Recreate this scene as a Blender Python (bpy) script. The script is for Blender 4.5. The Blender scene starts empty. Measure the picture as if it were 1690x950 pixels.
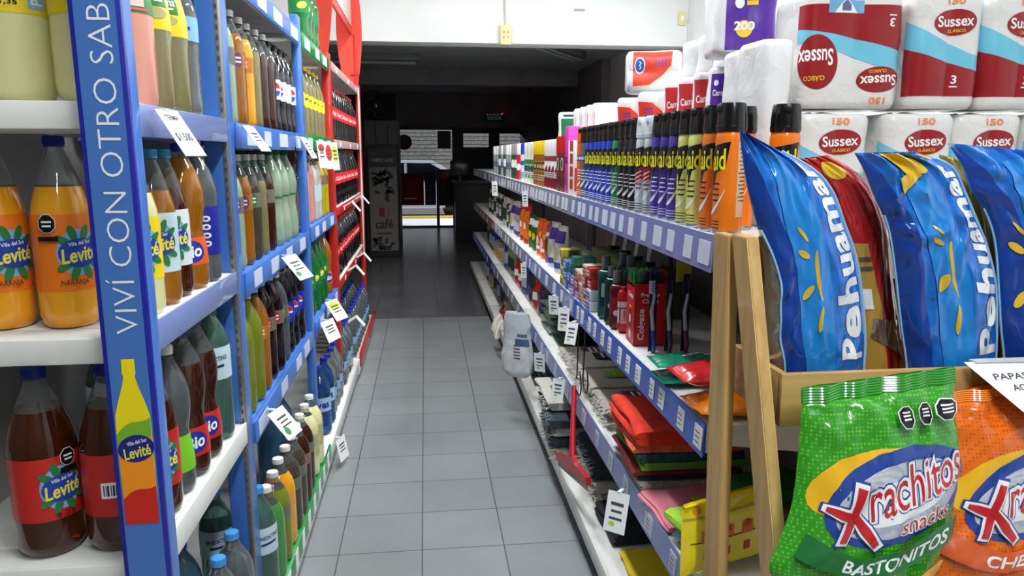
import bpy, bmesh, math, random
import numpy as np
from mathutils import Vector, Matrix, noise
random.seed(7)
C = bpy.context.scene.collection
SC = bpy.context.scene
PI = math.pi

# ---------------------------------------------------------------- camera, light, exposure
FPX = 1220.0
PITCH = math.atan(220 / FPX)
YAW = math.atan(145 * math.cos(PITCH) / FPX)
cam = bpy.data.cameras.new('camera')
cam.sensor_width = 36.0
cam.lens = 36.0 * FPX / 1690.0
cam.clip_start = 0.02
cam.clip_end = 200
camo = bpy.data.objects.new('camera', cam)
camo.location = (0, 0, 1.5)
camo.rotation_euler = (PI / 2 - PITCH, 0, -YAW)
C.objects.link(camo)
SC.camera = camo
SC.view_settings.view_transform = 'Standard'
SC.view_settings.look = 'None'
SC.view_settings.gamma = 1
SC.view_settings.use_curve_mapping = False
SC.view_settings.exposure = 0.0
SC.cycles.max_bounces = 10
SC.cycles.transmission_bounces = 8
SC.cycles.transparent_max_bounces = 12
SC.cycles.diffuse_bounces = 4
SC.cycles.glossy_bounces = 4
SC.cycles.caustics_reflective = False
SC.cycles.caustics_refractive = False
SC.cycles.use_denoising = True
SC.cycles.sample_clamp_indirect = 4.0

world = bpy.data.worlds.new('world')
SC.world = world
world.use_nodes = True
wn = world.node_tree
bg = wn.nodes['Background']
sky = wn.nodes.new('ShaderNodeTexSky')
sky.sky_type = 'HOSEK_WILKIE'
sky.turbidity = 6.0
sky.sun_direction = (0.3, 0.5, 0.8)
wn.links.new(sky.outputs[0], bg.inputs[0])
bg.inputs[1].default_value = 3.2
sun = bpy.data.lights.new('sun', 'SUN')
sun.energy = 5.0
sun.angle = 0.05
suno = bpy.data.objects.new('sun', sun)
suno.rotation_euler = (math.radians(8), math.radians(48), 0)
C.objects.link(suno)

TUBE_W = 46.0          # each fluorescent fixture
TUBES = [(0.45, -1.3), (0.5, 0.35), (0.1, 2.7), (0.1, 4.9), (1.75, 5.0), (-1.5, 4.9), (1.75, 2.6)]

# ---------------------------------------------------------------- materials
def lin(c):
    return tuple(((v / 255) / 12.92 if v / 255 <= 0.04045 else ((v / 255 + 0.055) / 1.055) ** 2.4) for v in c) + (1.0,)

MATS = {}
def sheer(name, col, fac=0.6):
    """thin paper or film that lets daylight through"""
    if name in MATS: return MATS[name]
    m = bpy.data.materials.new(name); m.use_nodes = True
    t = m.node_tree; out = t.nodes['Material Output']; p = t.nodes['Principled BSDF']
    p.inputs['Base Color'].default_value = lin(col); p.inputs['Roughness'].default_value = 0.6
    tr = t.nodes.new('ShaderNodeBsdfTranslucent'); tr.inputs[0].default_value = lin(col)
    mx = t.nodes.new('ShaderNodeMixShader'); mx.inputs[0].default_value = fac
    t.links.new(p.outputs[0], mx.inputs[1]); t.links.new(tr.outputs[0], mx.inputs[2]); t.links.new(mx.outputs[0], out.inputs[0])
    MATS[name] = m
    return m
def M(name, col=(128, 128, 128), rough=0.5, metal=0.0, trans=0.0, ior=1.45, coat=0.0, emit=None, es=1.0, spec=0.5):
    if name in MATS:
        return MATS[name]
    m = bpy.data.materials.new(name)
    m.use_nodes = True
    p = m.node_tree.nodes['Principled BSDF']
    p.inputs['Base Color'].default_value = lin(col)
    p.inputs['Roughness'].default_value = rough
    p.inputs['Metallic'].default_value = metal
    p.inputs['Transmission Weight'].default_value = trans
    p.inputs['IOR'].default_value = ior
    p.inputs['Coat Weight'].default_value = coat
    p.inputs['Specular IOR Level'].default_value = spec
    if emit:
        p.inputs['Emission Color'].default_value = lin(emit)
        p.inputs['Emission Strength'].default_value = es
    MATS[name] = m
    return m

def nodes_of(m):
    return m.node_tree, m.node_tree.nodes['Principled BSDF']

def mottled(name, c1, c2, scale, rough=0.6, bump=0.0, stretch=(1, 1, 1), detail=5, lo=0.35, hi=0.65, metal=0.0, coat=0.0):
    if name in MATS:
        return MATS[name]
    m = M(name, c1, rough, metal, coat=coat)
    t, p = nodes_of(m)
    tc = t.nodes.new('ShaderNodeTexCoord'); mp = t.nodes.new('ShaderNodeMapping')
    mp.inputs['Scale'].default_value = stretch
    n = t.nodes.new('ShaderNodeTexNoise'); n.inputs['Scale'].default_value = scale; n.inputs['Detail'].default_value = detail
    r = t.nodes.new('ShaderNodeValToRGB')
    r.color_ramp.elements[0].position = lo; r.color_ramp.elements[0].color = lin(c1)
    r.color_ramp.elements[1].position = hi; r.color_ramp.elements[1].color = lin(c2)
    t.links.new(tc.outputs['Object'], mp.inputs[0]); t.links.new(mp.outputs[0], n.inputs['Vector'])
    t.links.new(n.outputs['Fac'], r.inputs[0]); t.links.new(r.outputs[0], p.inputs['Base Color'])
    if bump:
        b = t.nodes.new('ShaderNodeBump'); b.inputs['Strength'].default_value = bump; b.inputs['Distance'].default_value = 0.004
        t.links.new(n.outputs['Fac'], b.inputs['Height']); t.links.new(b.outputs[0], p.inputs['Normal'])
    return m

def tile_mat(name, c1, c2, grout, tx, ty, ox, oy, rough, mortar=0.004):
    m = M(name, c1, rough)
    t, p = nodes_of(m)
    tc = t.nodes.new('ShaderNodeTexCoord'); mp = t.nodes.new('ShaderNodeMapping')
    mp.inputs['Location'].default_value = (-ox, -oy, 0)
    b = t.nodes.new('ShaderNodeTexBrick')
    b.offset = 0.0
    b.inputs['Scale'].default_value = 1.0
    b.inputs['Brick Width'].default_value = tx; b.inputs['Row Height'].default_value = ty
    b.inputs['Mortar Size'].default_value = mortar; b.inputs['Mortar Smooth'].default_value = 0.25
    b.inputs['Color1'].default_value = lin(c1); b.inputs['Color2'].default_value = lin(c2); b.inputs['Mortar'].default_value = lin(grout)
    n = t.nodes.new('ShaderNodeTexNoise'); n.inputs['Scale'].default_value = 260; n.inputs['Detail'].default_value = 2
    n2 = t.nodes.new('ShaderNodeTexNoise'); n2.inputs['Scale'].default_value = 2.2; n2.inputs['Detail'].default_value = 6
    ma = t.nodes.new('ShaderNodeMath'); ma.operation = 'MULTIPLY_ADD'; ma.inputs[1].default_value = 0.7; ma.inputs[2].default_value = 0.65
    mb = t.nodes.new('ShaderNodeMath'); mb.operation = 'MULTIPLY_ADD'; mb.inputs[1].default_value = 0.5; mb.inputs[2].default_value = 0.75
    mm = t.nodes.new('ShaderNodeMath'); mm.operation = 'MULTIPLY'
    mx = t.nodes.new('ShaderNodeVectorMath'); mx.operation = 'SCALE'
    t.links.new(tc.outputs['Object'], mp.inputs[0]); t.links.new(mp.outputs[0], b.inputs['Vector'])
    t.links.new(tc.outputs['Object'], n.inputs['Vector']); t.links.new(tc.outputs['Object'], n2.inputs['Vector'])
    t.links.new(n.outputs['Fac'], ma.inputs[0]); t.links.new(n2.outputs['Fac'], mb.inputs[0])
    t.links.new(ma.outputs[0], mm.inputs[0]); t.links.new(mb.outputs[0], mm.inputs[1])
    t.links.new(b.outputs['Color'], mx.inputs[0]); t.links.new(mm.outputs[0], mx.inputs['Scale'])
    t.links.new(mx.outputs[0], p.inputs['Base Color'])
    bu = t.nodes.new('ShaderNodeBump'); bu.inputs['Strength'].default_value = 0.3; bu.inputs['Distance'].default_value = 0.002; bu.invert = True
    t.links.new(b.outputs['Fac'], bu.inputs['Height']); t.links.new(bu.outputs[0], p.inputs['Normal'])
    return m

def dotted(name, c1, c2, scale, rough=0.3, coat=0.4, size=0.3):
    """printed film: base colour with a field of small dots, plus crinkle"""
    if name in MATS:
        return MATS[name]
    m = M(name, c1, rough, coat=coat)
    t, p = nodes_of(m)
    tc = t.nodes.new('ShaderNodeTexCoord')
    v = t.nodes.new('ShaderNodeTexVoronoi'); v.inputs['Scale'].default_value = scale; v.inputs['Randomness'].default_value = 0.15
    r = t.nodes.new('ShaderNodeValToRGB'); r.color_ramp.elements[0].position = size; r.color_ramp.elements[1].position = size + 0.08
    r.color_ramp.elements[0].color = lin(c2); r.color_ramp.elements[1].color = lin(c1)
    t.links.new(tc.outputs['Object'], v.inputs['Vector']); t.links.new(v.outputs['Distance'], r.inputs[0]); t.links.new(r.outputs[0], p.inputs['Base Color'])
    crinkle(m)
    return m

def crinkle(m, scale=14, strength=0.35):
    t, p = nodes_of(m)
    tc = t.nodes.new('ShaderNodeTexCoord')
    n = t.nodes.new('ShaderNodeTexNoise'); n.inputs['Scale'].default_value = scale; n.inputs['Detail'].default_value = 3; n.inputs['Distortion'].default_value = 0.8
    b = t.nodes.new('ShaderNodeBump'); b.inputs['Strength'].default_value = strength; b.inputs['Distance'].default_value = 0.016
    t.links.new(tc.outputs['Object'], n.inputs['Vector']); t.links.new(n.outputs['Fac'], b.inputs['Height']); t.links.new(b.outputs[0], p.inputs['Normal'])
    return m

def film(name, col, rough=0.25, coat=0.5, scale=14, strength=0.35, metal=0.0):
    if name in MATS:
        return MATS[name]
    return crinkle(M(name, col, rough, coat=coat, metal=metal), scale, strength)

WHITE = M('white_paint', (232, 234, 230), 0.6)
SHELFW = mottled('shelf_white', (205, 205, 198), (228, 228, 222), 9, 0.45, lo=0.2, hi=0.5)
BLUE = M('blue_enamel', (66, 118, 200), 0.35, coat=0.2)
BLUE2 = M('blue_strip', (28, 84, 190), 0.3, coat=0.3)
LAVS = M('lavender_strip', (122, 138, 190), 0.3, coat=0.3)
GREYS = M('grey_strip', (150, 154, 170), 0.3, coat=0.3)
RED = M('red_enamel', (196, 38, 28), 0.35, coat=0.2)
REDP = M('red_panel', (205, 58, 40), 0.45)
GREENS = M('green_strip', (24, 140, 62), 0.3, coat=0.3)
STEEL = M('galvanised_steel', (150, 152, 150), 0.4, 0.8)
DARKP = mottled('dark_panel', (112, 112, 114), (128, 128, 130), 4, 0.6)
PAPER = M('paper_white', (240, 242, 240), 0.7)
INK = M('ink_grey', (70, 72, 76), 0.7)
BLACK = M('black_plastic', (14, 14, 15), 0.25, coat=0.3)
WOOD = mottled('varnished_pine', (184, 144, 84), (206, 170, 108), 6, 0.45, 0.08, (6, 6, 0.6), coat=0.15)
WOODH = mottled('varnished_pine_board', (186, 146, 84), (206, 168, 106), 6, 0.45, 0.08, (0.6, 6, 6), coat=0.15)

# ---------------------------------------------------------------- mesh builder
class B:
    def __init__(s):
        s.V = []; s.F = []; s.I = []; s.mats = []
    def mi(s, mat):
        if mat not in s.mats: s.mats.append(mat)
        return s.mats.index(mat)
    def add(s, verts, faces, mat):
        o = len(s.V); k = s.mi(mat)
        s.V.extend([tuple(v) for v in verts])
        for f in faces:
            s.F.append(tuple(i + o for i in f)); s.I.append(k)
        return s
    def addbm(s, bm, mat):
        bm.verts.index_update()
        s.add([v.co[:] for v in bm.verts], [[v.index for v in f.verts] for f in bm.faces], mat)
        bm.free()
        return s
    def box(s, c, d, mat, bev=0.0, seg=2, rot=None):
        bm = bmesh.new()
        bmesh.ops.create_cube(bm, size=1)
        for v in bm.verts: v.co = Vector((v.co.x * d[0], v.co.y * d[1], v.co.z * d[2]))
        if bev: bmesh.ops.bevel(bm, geom=bm.edges[:], offset=min(bev, min(d) * 0.45), segments=seg, profile=0.5, affect='EDGES')
        if rot is not None: bmesh.ops.rotate(bm, verts=bm.verts, matrix=rot)
        for v in bm.verts: v.co += Vector(c)
        return s.addbm(bm, mat)
    def bb(s, x0, x1, y0, y1, z0, z1, mat, bev=0.0, seg=2):
        return s.box(((x0 + x1) / 2, (y0 + y1) / 2, (z0 + z1) / 2), (abs(x1 - x0), abs(y1 - y0), abs(z1 - z0)), mat, bev, seg)
    def lathe(s, prof, mat, seg=24, c=(0, 0, 0), mat_of=None, squash=1.0):
        o = len(s.V)
        for r, z in prof:
            for k in range(seg):
                a = 2 * PI * k / seg
                s.V.append((c[0] + r * math.cos(a), c[1] + r * math.sin(a) * squash, c[2] + z))
        for i in range(len(prof) - 1):
            m = mat_of((prof[i][1] + prof[i + 1][1]) / 2) if mat_of else mat
            k2 = s.mi(m)
            for k in range(seg):
                a = o + i * seg + k; b = o + i * seg + (k + 1) % seg
                s.F.append((a, b, b + seg, a + seg)); s.I.append(k2)
        return s
    def tube(s, pts, r, mat, seg=8):
        pts = [Vector(p) for p in pts]; o = len(s.V); n = len(pts); k0 = s.mi(mat)
        up = Vector((0.13, 0.31, 0.94)); prev = None
        for i, p in enumerate(pts):
            d = (pts[min(i + 1, n - 1)] - pts[max(i - 1, 0)]).normalized()
            x = d.cross(prev if prev is not None else up)
            if x.length < 1e-4: x = d.cross(Vector((1, 0, 0)))
            x.normalize(); y = d.cross(x); prev = -y if prev is None else (d.cross(x)) * -1
            rr = r[i] if isinstance(r, (list, tuple)) else r
            for k in range(seg):
                a = 2 * PI * k / seg
                s.V.append(tuple(p + x * (rr * math.cos(a)) + y * (rr * math.sin(a))))
        for i in range(n - 1):
            for k in range(seg):
                a = o + i * seg + k; b = o + i * seg + (k + 1) % seg
                s.F.append((a, b, b + seg, a + seg)); s.I.append(k0)
        s.F.append(tuple(range(o + seg - 1, o - 1, -1))); s.I.append(k0)
        s.F.append(tuple(range(o + (n - 1) * seg, o + n * seg))); s.I.append(k0)
        return s
    def prism(s, poly, ax, lo, hi, mat):
        """poly 2d extruded along axis ax (0,1,2) from lo to hi"""
        def P(p, h):
            q = list(p); q.insert(ax, h); return tuple(q)
        n = len(poly)
        vs = [P(p, lo) for p in poly] + [P(p, hi) for p in poly]
        fs = [tuple(range(n)), tuple(range(2 * n - 1, n - 1, -1))] + [(i, i + n, (i + 1) % n + n, (i + 1) % n) for i in range(n)]
        return s.add(vs, fs, mat)
    def decal(s, shape, mp, mat, step=0.0):
        """shape = (2d verts, faces) laid on a surface through mp(u, v) -> point"""
        v2, fs = shape
        bm = bmesh.new()
        vv = [bm.verts.new((p[0], p[1], 0)) for p in v2]
        for f in fs:
            try: bm.faces.new([vv[i] for i in f])
            except ValueError: pass
        if step:
            for ax in (0, 1):
                lo = min(p[ax] for p in v2); hi = max(p[ax] for p in v2)
                k = math.ceil(lo / step + 1e-6)
                while k * step < hi - 1e-6:
                    co = Vector((0, 0, 0)); co[ax] = k * step
                    no = Vector((0, 0, 0)); no[ax] = 1
                    bmesh.ops.bisect_plane(bm, geom=bm.verts[:] + bm.edges[:] + bm.faces[:], plane_co=co, plane_no=no, dist=1e-6)
                    k += 1
        for v in bm.verts: v.co = Vector(mp(v.co.x, v.co.y))
        return s.addbm(bm, mat)
    def build(s, name, parent=None, loc=(0, 0, 0), rotz=0.0, flat=False, recalc=True):
        me = bpy.data.meshes.new(name)
        me.from_pydata(s.V, [], s.F)
        for m in s.mats: me.materials.append(m)
        me.polygons.foreach_set('material_index', s.I)
        me.polygons.foreach_set('use_smooth', [not flat] * len(s.F))
        if recalc:
            bm = bmesh.new(); bm.from_mesh(me)
            bmesh.ops.remove_doubles(bm, verts=bm.verts, dist=1e-6)
            bmesh.ops.recalc_face_normals(bm, faces=bm.faces)
            bm.to_mesh(me); bm.free()
        me.update()
        if not flat: me.set_sharp_from_angle(angle=math.radians(38))
        o = bpy.data.objects.new(name, me)
        o.location = loc; o.rotation_euler = (0, 0, rotz)
        if parent: o.parent = parent
        C.objects.link(o)
        return o

# 2d shapes -----------------------------------------------------------------
TXT = {}
def text2d(st, bold=0.0, shear=0.0):
    key = (st, bold, shear)
    if key not in TXT:
        cu = bpy.data.curves.new('t', 'FONT'); cu.body = st; cu.size = 1; cu.offset = bold; cu.shear = shear
        cu.resolution_u = 3; cu.space_character = 1.0 + 1.6 * bold if st == 'Pehuamar' else 1.0; cu.fill_mode = 'FRONT'
        ob = bpy.data.objects.new('t', cu); C.objects.link(ob)
        dg = bpy.context.evaluated_depsgraph_get(); dg.update()
        me = ob.evaluated_get(dg).to_mesh()
        v = np.array([p.co[:2] for p in me.vertices]); f = [tuple(q.vertices) for q in me.polygons]
        ob.evaluated_get(dg).to_mesh_clear()
        bpy.data.objects.remove(ob); bpy.data.curves.remove(cu)
        lo = v.min(0); hi = v.max(0)
        TXT[key] = ((v - (lo + hi) / 2) / (hi - lo), f, (hi - lo)[0] / (hi - lo)[1])
    return TXT[key]

def text(st, u, v, w, h=None, rot=0.0, bold=0.0, shear=0.0):
    p, f, asp = text2d(st, bold, shear)
    h = h or w / asp
    return place2d(([(a * w, b * h) for a, b in p], f), u, v, rot)

def place2d(sh, u, v, rot=0.0):
    c, s_ = math.cos(rot), math.sin(rot)
    return ([(u + a * c - b * s_, v + a * s_ + b * c) for a, b in sh[0]], sh[1])

def ell(u, v, w, h, rot=0.0, n=28):
    return place2d(([(w / 2 * math.cos(2 * PI * k / n), h / 2 * math.sin(2 * PI * k / n)) for k in range(n)], [tuple(range(n))]), u, v, rot)

def rect(u, v, w, h, rot=0.0):
    return place2d(([(-w / 2, -h / 2), (w / 2, -h / 2), (w / 2, h / 2), (-w / 2, h / 2)], [(0, 1, 2, 3)]), u, v, rot)

def poly(pts):
    return (list(pts), [tuple(range(len(pts)))])

def octagon(u, v, w, h, rot=0.0):
    return place2d(([(w / 2 * math.cos(PI / 8 + PI / 4 * k) / 0.924, h / 2 * math.sin(PI / 8 + PI / 4 * k) / 0.924) for k in range(8)], [tuple(range(8))]), u, v, rot)

def band(pts, w):
    """a strip of width w along a 2d path (stroke)"""
    up = []; dn = []
    n = len(pts)
    for i in range(n):
        a = pts[max(i - 1, 0)]; b = pts[min(i + 1, n - 1)]
        dx, dy = b[0] - a[0], b[1] - a[1]; l = math.hypot(dx, dy) or 1
        ww = w[i] if isinstance(w, (list, tuple)) else w
        up.append((pts[i][0] - dy / l * ww / 2, pts[i][1] + dx / l * ww / 2)); dn.append((pts[i][0] + dy / l * ww / 2, pts[i][1] - dx / l * ww / 2))
    return (up + dn, [(i, i + 1, n + i + 1, n + i) for i in range(n - 1)])

def flatmap(o, ax, ay, eps=0.0, n=None):
    o = Vector(o); ax = Vector(ax); ay = Vector(ay)
    n = ax.cross(ay).normalized() if n is None else Vector(n)
    return lambda u, v: o + ax * u + ay * v + n * eps

def cylmap(rf, z0=0.0, ang=0.0, eps=0.0007, c=(0, 0)):
    """rf: radius or function of z; u = arc length, v = height above z0"""
    R0 = rf if not callable(rf) else rf(z0)
    def mp(u, v):
        r = (rf if not callable(rf) else rf(z0 + v)) + eps
        a = ang + u / R0
        return (c[0] + r * math.cos(a), c[1] + r * math.sin(a), z0 + v)
    return mp

# ---------------------------------------------------------------- things
ORD = 'first second third fourth fifth sixth seventh eighth ninth tenth eleventh twelfth thirteenth fourteenth fifteenth sixteenth seventeenth eighteenth nineteenth twentieth'.split()

def tag(o, label, cat, group=None, kind=None):
    if label: o['label'] = label
    if cat: o['category'] = cat
    if group: o['group'] = group
    if kind: o['kind'] = kind
    return o

def thing(name, loc=(0, 0, 0), rotz=0.0, label=None, cat=None, group=None):
    o = bpy.data.objects.new(name, None)
    o.empty_display_size = 0.05
    o.location = loc; o.rotation_euler = (0, 0, rotz)
    C.objects.link(o)
    return tag(o, label, cat, group)

def struct(name, b, **k):
    o = b.build(name, **k); o['kind'] = 'structure'
    return o

def copy_tree(o, parent=None):
    c = o.copy(); C.objects.link(c)
    if parent: c.parent = parent
    for ch in list(KIDS.get(o.name, [])): copy_tree(ch, c)
    return c
KIDS = {}

PROTO = {}
def use(key, loc, rotz, label, group=None):
    """first use builds the kind, later uses copy it with its parts"""
    fn = KINDS[key]
    if key not in PROTO:
        r = fn()
        PROTO[key] = r
        for o in list(C.objects):
            if o.parent is not None and o.name not in SEEN:
                KIDS.setdefault(o.parent.name, []).append(o); SEEN.add(o.name)
        o = r
    else:
        o = copy_tree(PROTO[key])
    o.location = loc; o.rotation_euler = (0, 0, rotz)
    o['label'] = label
    if group: o['group'] = group
    return o
SEEN = set()
KINDS = {}
DESC = {}

# ================================================================ the room
FLOOR = tile_mat('floor_tile', (140, 144, 145), (133, 138, 139), (80, 82, 84), 0.3165, 0.306, -0.038, 2.65 - 0.306 * 20, 0.45, 0.0028)
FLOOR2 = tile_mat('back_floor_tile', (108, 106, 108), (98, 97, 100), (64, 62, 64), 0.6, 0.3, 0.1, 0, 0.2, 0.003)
WALLW = mottled('wall_white', (232, 234, 231), (240, 241, 239), 2.0, 0.7)
WALLT = tile_mat('wall_tile_paint', (236, 238, 237), (232, 234, 233), (196, 198, 197), 3.0, 0.42, 0, 0, 0.5, 0.003)
DIM = mottled('back_room_shade', (132, 124, 130), (148, 140, 146), 3, 0.8)  # darkness of the far back room put into the wall colour
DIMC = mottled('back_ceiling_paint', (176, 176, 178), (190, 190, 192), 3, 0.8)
SOOT = mottled('dark_frame_paint', (34, 32, 36), (44, 42, 46), 5, 0.5)
YB = 6.85   # the beam between the two rooms
YF = 15.6   # the shop front
struct('floor', B().bb(-2.6, 2.6, -2.2, YB - 0.05, -0.12, 0, FLOOR))
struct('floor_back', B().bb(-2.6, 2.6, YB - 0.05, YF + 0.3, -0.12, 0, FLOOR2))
struct('ceiling', B().bb(-2.6, 2.6, -2.2, YB, 3.4, 3.5, WALLW))
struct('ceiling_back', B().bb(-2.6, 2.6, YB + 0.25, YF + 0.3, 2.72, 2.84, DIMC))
b = B().bb(2.42, 2.6, -2.2, YB, 0, 3.4, WALLT)
struct('wall_right', b)
struct('wall_right_back', B().bb(2.42, 2.6, YB, 9.7, 0, 2.72, WALLW))
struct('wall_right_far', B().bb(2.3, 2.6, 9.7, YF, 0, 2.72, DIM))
WALLG = mottled('wall_taupe', (112, 106, 100), (122, 116, 110), 2.0, 0.8)
struct('wall_left', B().bb(-2.6, -2.42, -2.2, YF, 0, 3.4, WALLG))
struct('wall_back', B().bb(-2.6, 2.6, -2.35, -2.2, 0, 3.5, WALLG))
b = B().bb(-2.42, 2.42, YB, YB + 0.25, 2.475, 3.4, WALLW, 0.008)
struct('beam', b)
# second, lower ceiling beam inside the back room
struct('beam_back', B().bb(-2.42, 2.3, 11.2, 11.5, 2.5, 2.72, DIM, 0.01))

# shop front: dark frame with the open door and two windows
b = B()
b.bb(-2.42, -0.56, YF, YF + 0.12, 0, 2.72, SOOT)
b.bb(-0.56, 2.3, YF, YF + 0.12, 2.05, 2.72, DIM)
b.bb(0.64, 0.78, YF, YF + 0.12, 0, 2.05, SOOT)
b.bb(0.78, 2.3, YF, YF + 0.12, 0, 1.62, SOOT)
b.bb(1.37, 1.53, YF, YF + 0.12, 1.62, 2.05, SOOT)
b.bb(2.12, 2.3, YF, YF + 0.12, 1.62, 2.05, SOOT)
b.bb(0.78, 2.12, YF, YF + 0.12, 1.96, 2.05, SOOT)
struct('wall_front', b)
GLASS = M('clear_glass', (235, 240, 240), 0.02, trans=1.0, ior=1.02)
FRAMEM = M('dark_aluminium', (30, 28, 32), 0.4, 0.4)
def window(n, x0, x1, z0, z1):
    b = B()
    for (a, c_, e, f_) in ((x0, x0 + 0.03, z0, z1), (x1 - 0.03, x1, z0, z1), (x0, x1, z0, z0 + 0.03), (x0, x1, z1 - 0.03, z1)):
        b.bb(a, c_, YF - 0.02, YF + 0.05, e, f_, FRAMEM)
    w = struct('window_%d' % n, b)
    B().bb(x0 + 0.03, x1 - 0.03, YF + 0.02, YF + 0.026, z0 + 0.03, z1 - 0.03, GLASS).build('pane', w)
window(1, 0.78, 1.37, 1.62, 1.96)
window(2, 1.53, 2.12, 1.62, 1.96)
# door leaf standing ajar on the right side of the opening, its frame, and the glazed leaf
b = B()
b.bb(-0.56, -0.5, YF - 0.03, YF + 0.08, 0, 2.05, FRAMEM); b.bb(0.58, 0.64, YF - 0.03, YF + 0.08, 0, 2.05, FRAMEM)
b.bb(-0.56, 0.64, YF - 0.03, YF + 0.08, 2.0, 2.06, FRAMEM)
b.bb(0.24, 0.3, YF - 0.03, YF + 0.08, 0, 1.2, FRAMEM); b.bb(-0.5, 0.6, YF - 0.03, YF + 0.08, -0.01, 0.03, FRAMEM)
dr = struct('door_1', b)
B().bb(-0.5, 0.24, YF + 0.02, YF + 0.026, 0.03, 2.0, GLASS).build('glass_panel', dr)
b = B(); DRED = M('red_door_enamel', (150, 24, 30), 0.35)
b.bb(0.3, 0.58, YF, YF + 0.04, 0.45, 1.2, M('dark_red', (58, 14, 20), 0.5)); b.bb(0.3, 0.58, YF - 0.005, YF + 0.045, 0.95, 1.2, DRED, 0.004)
b.build('lower_panel', dr)
PST = sheer('poster_red', (226, 60, 70), .75); PSG = sheer('poster_mauve', (176, 160, 196), .75)
b = B().bb(-0.49, -0.02, YF + 0.010, YF + 0.012, 0.46, 1.12, PST)
mp = flatmap((-0.255, YF + 0.0095, 0.6), (1, 0, 0), (0, 0, 1), 0.001)
PSO = sheer('poster_orange', (236, 100, 60), .75)
b.decal(rect(0.02, 0.22, 0.26, 0.44), mp, PSO); b.decal(rect(-0.05, 0.0, 0.24, 0.03), flatmap((-0.255, YF + 0.0075, 0.6), (1, 0, 0), (0, 0, 1)), PAPER)
tag(b.build('poster'), 'red poster on the glass of the shop door', 'poster')
b = B().bb(0.0, 0.23, YF + 0.010, YF + 0.012, 0.46, 1.14, PSG)
for k in range(5): b.bb(0.03, 0.2, YF + 0.008, YF + 0.0102, 0.56 + 0.1 * k, 0.58 + 0.1 * k, M('poster_line', (92, 82, 104), 0.5))
tag(b.build('poster'), 'mauve poster on the door glass beside the red one', 'poster')
b = B().lathe([(0, 0), (0.155, 0), (0.155, 0.006), (0, 0.006)], M('sticker_wine', (92, 40, 52), 0.5), 32)
o = b.build('round_sticker', loc=(-0.4, YF + 0.004, 1.75)); o.rotation_euler = (PI / 2, 0, 0)
tag(o, 'dark red round sticker on the upper door glass', 'sticker')
b = B().bb(0.28, 0.55, YF + 0.004, YF + 0.012, 1.62, 1.98, M('notice_violet', (84, 74, 98), 0.5))
for k in range(4): b.bb(0.31, 0.52, YF + 0.002, YF + 0.004, 1.68 + 0.07 * k, 1.695 + 0.07 * k, M('notice_line', (60, 54, 72), 0.5))
tag(b.build('notice'), 'violet grey notice at the top right of the door', 'notice')

# the street beyond
STONE = mottled('street_stone', (196, 186, 172), (140, 128, 112), 9, 0.9, 0.4, (1, 1, 2.4), lo=0.3, hi=0.7)
o = struct('street_wall', B().bb(-6, 7, 23, 23.4, 0, 6, STONE))
struct('street_pavement', B().bb(-6, 7, YF + 0.3, 18.2, -0.2, -0.02, M('pavement_grey', (228, 224, 230), 0.8)))
struct('street_road', B().bb(-6, 7, 18.2, 23, -0.3, -0.12, M('asphalt', (110, 108, 110), 0.9)))
struct('street_kerb', B().bb(-6, 7, 18.0, 18.25, -0.2, 0.03, M('kerb_yellow', (214, 188, 60), 0.8), 0.01))
# rolled-down grille in front of the glass: a run of horizontal bars
g = thing('roller_grille', (0.8, YF + 0.22, 0), label='dark roller grille of horizontal bars outside the shop front', cat='grille')
for k in range(10):
    B().tube([(-1.35, 0, 1.32 + 0.078 * k), (1.45, 0, 1.32 + 0.078 * k)], 0.007, FRAMEM, 6).build('bar', g)
B().bb(-1.4, -1.36, -0.03, 0.03, 0, 2.1, FRAMEM).build('side_guide', g); B().bb(1.45, 1.49, -0.03, 0.03, 0, 2.1, FRAMEM).build('side_guide', g)
# parked car
car = thing('car', (-0.6, 19.6, -0.12), label='white car parked in the street outside the door', cat='car')
CARW = M('car_white', (236, 236, 240), 0.2, coat=1.0); CARG = M('car_glass', (20, 22, 26), 0.05)
side = [(-2.0, 0.32), (-2.05, 0.7), (-1.95, 0.86), (-1.1, 0.95), (-0.5, 1.42), (-0.2, 1.5), (0.8, 1.48), (1.3, 1.2), (1.75, 0.98), (2.05, 0.9), (2.1, 0.45), (2.0, 0.3)]
B().prism(side, 1, -0.8, 0.8, CARW).build('body', car)
B().prism([(-0.95, 0.98), (-0.45, 1.38), (0.1, 1.42), (0.1, 0.98)], 1, -0.81, 0.81, CARG).build('window', car)
B().prism([(0.17, 0.98), (0.17, 1.42), (0.75, 1.4), (1.2, 1.15), (1.3, 0.98)], 1, -0.81, 0.81, CARG).build('window', car)
for wx in (-1.3, 1.35):
    for wy in (-0.72, 0.72):
        b = B().lathe([(0, -0.09), (0.2, -0.09), (0.3, -0.07), (0.31, 0), (0.3, 0.07), (0.2, 0.09), (0, 0.09)], BLACK, 24)
        o = b.build('wheel', car, (wx, wy, 0.31)); o.rotation_euler = (PI / 2, 0, 0)
B().bb(2.02, 2.11, -0.5, 0.5, 0.5, 0.72, M('tail_red', (150, 20, 22), 0.2), 0.02).build('bumper', car)

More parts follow.
